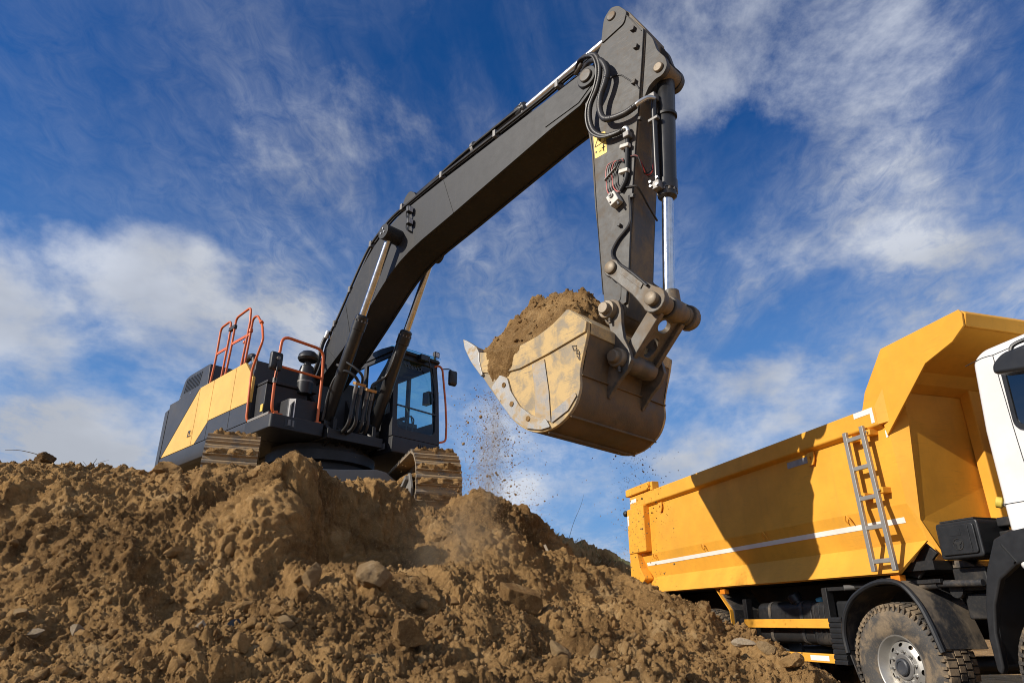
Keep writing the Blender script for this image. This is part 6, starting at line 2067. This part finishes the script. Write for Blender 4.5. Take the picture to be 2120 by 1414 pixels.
def wheel(x, y, side, spin=0.0):
    """side -1: dished face towards the camera side."""
    W = None
    for nme, me, mt, kd in WP:
        o = bpy.data.objects.new('wheel' if nme == 'tyre' else nme, me)
        COL.objects.link(o)
        if W is None:
            W = o
            o.parent = TK
            o.location = (x, y, .55)
            o.rotation_euler = (0, spin, 0 if side < 0 else math.pi)
        else:
            o.parent = W
        if kd:
            o['kind'] = kd
    for k in range(10):
        a = 2 * math.pi * (k + .5) / 10
        o = bpy.data.objects.new('wheel_nut', NUT)
        COL.objects.link(o)
        o.parent = W
        o.location = (.134 * math.cos(a), 0, .134 * math.sin(a))
    return W


for x in (0.0, 1.72):
    wheel(x, -1.25, -1, .2 + x)
    wheel(x, 1.25, 1, .5)
for x in (-3.35, -4.68):
    wheel(x, -1.23, -1, .3)
    wheel(x, 1.23, 1, .1)


# ------------------------------------------------------------------ small things on the mound
def grass_patch(name, spots, label, mats=('grass_green', 'grass_dry')):
    rs_ = np.random.default_rng(17)
    V, F = [], []
    for (x, y, r, n, h) in spots:
        for _ in range(n):
            a, q = rs_.uniform(0, 6.28), r * math.sqrt(rs_.uniform())
            bx, by = x + math.cos(a) * q * 1.6, y + math.sin(a) * q
            bz = surf(bx, by) - .01
            hh = h * rs_.uniform(.4, 1.2)
            t = rs_.uniform(0, 6.28)
            wx_, wy_ = math.cos(t) * .006, math.sin(t) * .006
            lx, ly = rs_.normal(0, hh * .45, 2)
            o = len(V)
            V += [(bx - wx_, by - wy_, bz), (bx + wx_, by + wy_, bz), (bx + lx * .45 + wx_ * .7, by + ly * .45 + wy_ * .7, bz + hh * .6), (bx + lx, by + ly, bz + hh)]
            F += [(o, o + 1, o + 2), (o, o + 2, o + 3)]
    me = fast_mesh(name, np.array(V), np.array(F), smooth=False)
    for m in mats:
        me.materials.append(MATS[m])
    idx_ = np.random.default_rng(4).integers(0, 10, len(F) // 2)
    me.polygons.foreach_set('material_index', np.repeat((idx_ < 7).astype(np.int32), 2))
    o = bpy.data.objects.new(name, me)
    COL.objects.link(o)
    tag(o, label, 'grass', kind='stuff')


gspots = []
rs6 = np.random.default_rng(8)
for i in range(34):
    t = rs6.uniform()
    gspots.append((.45 + 1.65 * t + rs6.normal(0, .1), 14.7 - .8 * t + rs6.normal(0, .40), .15, 34, .085))
grass_patch('grass', gspots, 'sparse green and dry grass on the low rise behind the pile')


def twig(name, pts, r, mat, label, cat, branches=()):
    b = MB().tube(pts, lambda t: r * (1.15 - .8 * t), 5, 5)
    for br_ in branches:
        b.tube(br_, lambda t: r * .6 * (1.1 - .8 * t), 5, 4)
    o = b.obj(name, mat)
    tag(o, label, cat)
    return o


z0 = surf(-5.45, 7.75)
twig('twig', [(-5.15, 7.7, z0 - .02), (-5.35, 7.7, z0 + .10), (-5.62, 7.7, z0 + .17), (-5.82, 7.72, z0 + .18)], .006, 'twig', 'thin dark twig arching over the crest at the far left', 'twig')
z0 = surf(-4.85, 7.85)
twig('twig', [(-4.88, 7.85, z0 - .03), (-4.86, 7.85, z0 + .06), (-4.82, 7.85, z0 + .15)], .006, 'twig', 'small forked twig sticking up from the crest left of the counterweight', 'twig',
     [[(-4.87, 7.85, z0 + .04), (-4.78, 7.85, z0 + .10), (-4.68, 7.85, z0 + .13)], [(-4.87, 7.85, z0 + .02), (-4.93, 7.85, z0 + .07), (-4.98, 7.85, z0 + .12)]])
z0 = surf(1.15, 14.6)
twig('grass_stalk', [(1.15, 14.6, z0 - .05), (1.28, 14.6, z0 + .35), (1.45, 14.6, z0 + .72), (1.52, 14.6, z0 + .95)], .0045, 'twig', 'single tall thin stalk rising from the grassy rise', 'stalk')
x, y = .46, 8.72
z0 = surf(x, y)
MB().bar((x, y, z0 + .0), (x - .06, y, z0 + .13), .012, .03).obj('wood_splinter', 'wood_pale')
tag(bpy.data.objects['wood_splinter'], 'pale wood splinter poking from the right slope of the pile', 'splinter')

# crumpled black sheet half buried
b = MB()
nu_, nv_ = 26, 12
v = []
rs7 = np.random.default_rng(5)
za = float(np.median([surf(-2.03 + dx, 5.02 + dy) for dx in (-.04, 0, .04) for dy in (-.04, 0, .04)]))
zb = float(np.median([surf(-1.73 + dx, 5.18 + dy) for dx in (-.04, 0, .04) for dy in (-.04, 0, .04)]))
for i in range(nu_):
    for j in range(nv_):
        u, w2 = i / (nu_ - 1), j / (nv_ - 1)
        x = -2.03 + .30 * u + .05 * (w2 - .5)
        y = 5.02 + .16 * u + .10 * (w2 - .5)
        k = math.sin(w2 * math.pi)
        n1 = float(fbm(np.array([u * 6.0]), np.array([w2 * 4.0 + 3]), 3, 15)[0])
        v.append((x, y, za + (zb - za) * u - .015 + k * (.075 + .07 * n1) * math.sin(math.pi * min(1, u * 1.3 + .1))))
b.add(v, [(i * nv_ + j, i * nv_ + j + 1, (i + 1) * nv_ + j + 1, (i + 1) * nv_ + j) for i in range(nu_ - 1) for j in range(nv_ - 1)])
bs = b.obj('plastic_scrap', 'black_sheet', solid=.004)
tag(bs, 'crumpled black plastic scrap half buried low on the slope', 'plastic scrap')

# ------------------------------------------------------------------ soil falling from the bucket
rs8 = np.random.default_rng(23)
P8 = [lump_proto(1, 500 + i, .25, 1) for i in range(4)]
ml = np.array(M45)


def to_world(p):
    return p @ ml[:3, :3].T + ml[:3, 3]


def cloud_of(n, fx, fy, fz, s0, smax):
    p = np.stack([fx(n), fy(n), fz(n)], -1)
    sz = np.minimum(s0 * rs8.uniform(.01, 1, n) ** -.38, smax)
    return to_world(p), sz


A = []
def drop(n, p=.8):
    return rs8.uniform(0, 1, n) ** p


for n, sx, sy, s0, smax in ((5200, .055, .16, .0016, .006), (1700, .13, .26, .0030, .014), (420, .24, .36, .0048, .026)):
    h = drop(n)
    A.append(cloud_of(n, lambda n: 5.06 - .22 * h + rs8.normal(0, 1, n) * sx * (.5 + 1.3 * h), lambda n: -.62 + rs8.normal(0, 1, n) * sy, lambda n: 3.45 - 1.55 * h, s0, smax))
for n, s0, smax in ((3600, .0020, .007), (900, .0038, .016)):
    A.append(cloud_of(n, lambda n: 4.92 + rs8.normal(0, .24, n), lambda n: -.70 + rs8.normal(0, .45, n), lambda n: 2.45 - 1.5 * rs8.uniform(0, 1, n), s0, smax))
A.append(cloud_of(900, lambda n: 6.15 + rs8.normal(0, .16, n), lambda n: .55 + rs8.normal(0, .20, n), lambda n: 2.72 - 1.7 * rs8.uniform(0, 1, n) ** 1.1, .0030, .014))
pp_, ss_ = np.concatenate([a[0] for a in A]), np.concatenate([a[1] for a in A])
fv, ff_ = scatter(P8, pp_, ss_, rs8)
fm = fast_mesh('falling_soil', fv, ff_)
fm.materials.append(MATS['soil_falling'])
fo_ = bpy.data.objects.new('falling_soil', fm)
COL.objects.link(fo_)
tag(fo_, 'crumbs of soil raining down from the excavator bucket', 'falling soil', kind='stuff')

# dust hanging under the bucket's lip
m, t = new_mat('dust_air')
out = t.n('ShaderNodeOutputMaterial')
pv = t.n('ShaderNodeVolumePrincipled')
pv.inputs['Color'].default_value = (.86, .66, .43, 1)
pv.inputs['Anisotropy'].default_value = .1
oc = t.n('ShaderNodeTexCoord').outputs['Object']
ln = t.n('ShaderNodeVectorMath', operation='LENGTH')
t.l(oc, ln.inputs[0])
fall = t.smooth(ln.outputs['Value'], .15, .98, 1.0, 0.0)
nz = t.smooth(t.noise(oc, 2.2, 4, .6, .5), .35, .75)
t.l(t.math('MULTIPLY', t.math('MULTIPLY', fall, nz), 1.25), pv.inputs['Density'])
t.l(pv.outputs[0], out.inputs['Volume'])
bm = bmesh.new()
bmesh.ops.create_icosphere(bm, subdivisions=3, radius=1.0)
dm = bpy.data.meshes.new('dust_cloud')
bm.to_mesh(dm)
bm.free()
dm.materials.append(m)
du = bpy.data.objects.new('dust_cloud', dm)
COL.objects.link(du)
du.location = (-.62, 7.75, 1.55)
du.scale = (.85, .8, 1.05)
tag(du, 'brown dust hanging over the hollow below the bucket', 'dust', kind='stuff')

m2_ = m.copy()
m2_.name = 'dust_stream_air'
for nd in m2_.node_tree.nodes:
    if nd.type == 'MATH' and abs(nd.inputs[1].default_value - 1.25) < 1e-6:
        nd.inputs[1].default_value = 6.0
dm2 = dm.copy()
dm2.materials[0] = m2_
du2 = bpy.data.objects.new('dust_stream', dm2)
COL.objects.link(du2)
du2.location = to_world(np.array([[4.98, -.62, 2.75]]))[0]
du2.scale = (.26, .22, .95)
tag(du2, 'thin trail of dust sinking below the left corner of the bucket', 'dust', kind='stuff')

for _o in list(bpy.data.objects):
    if 'zbase' in _o.keys():
        del _o['zbase']
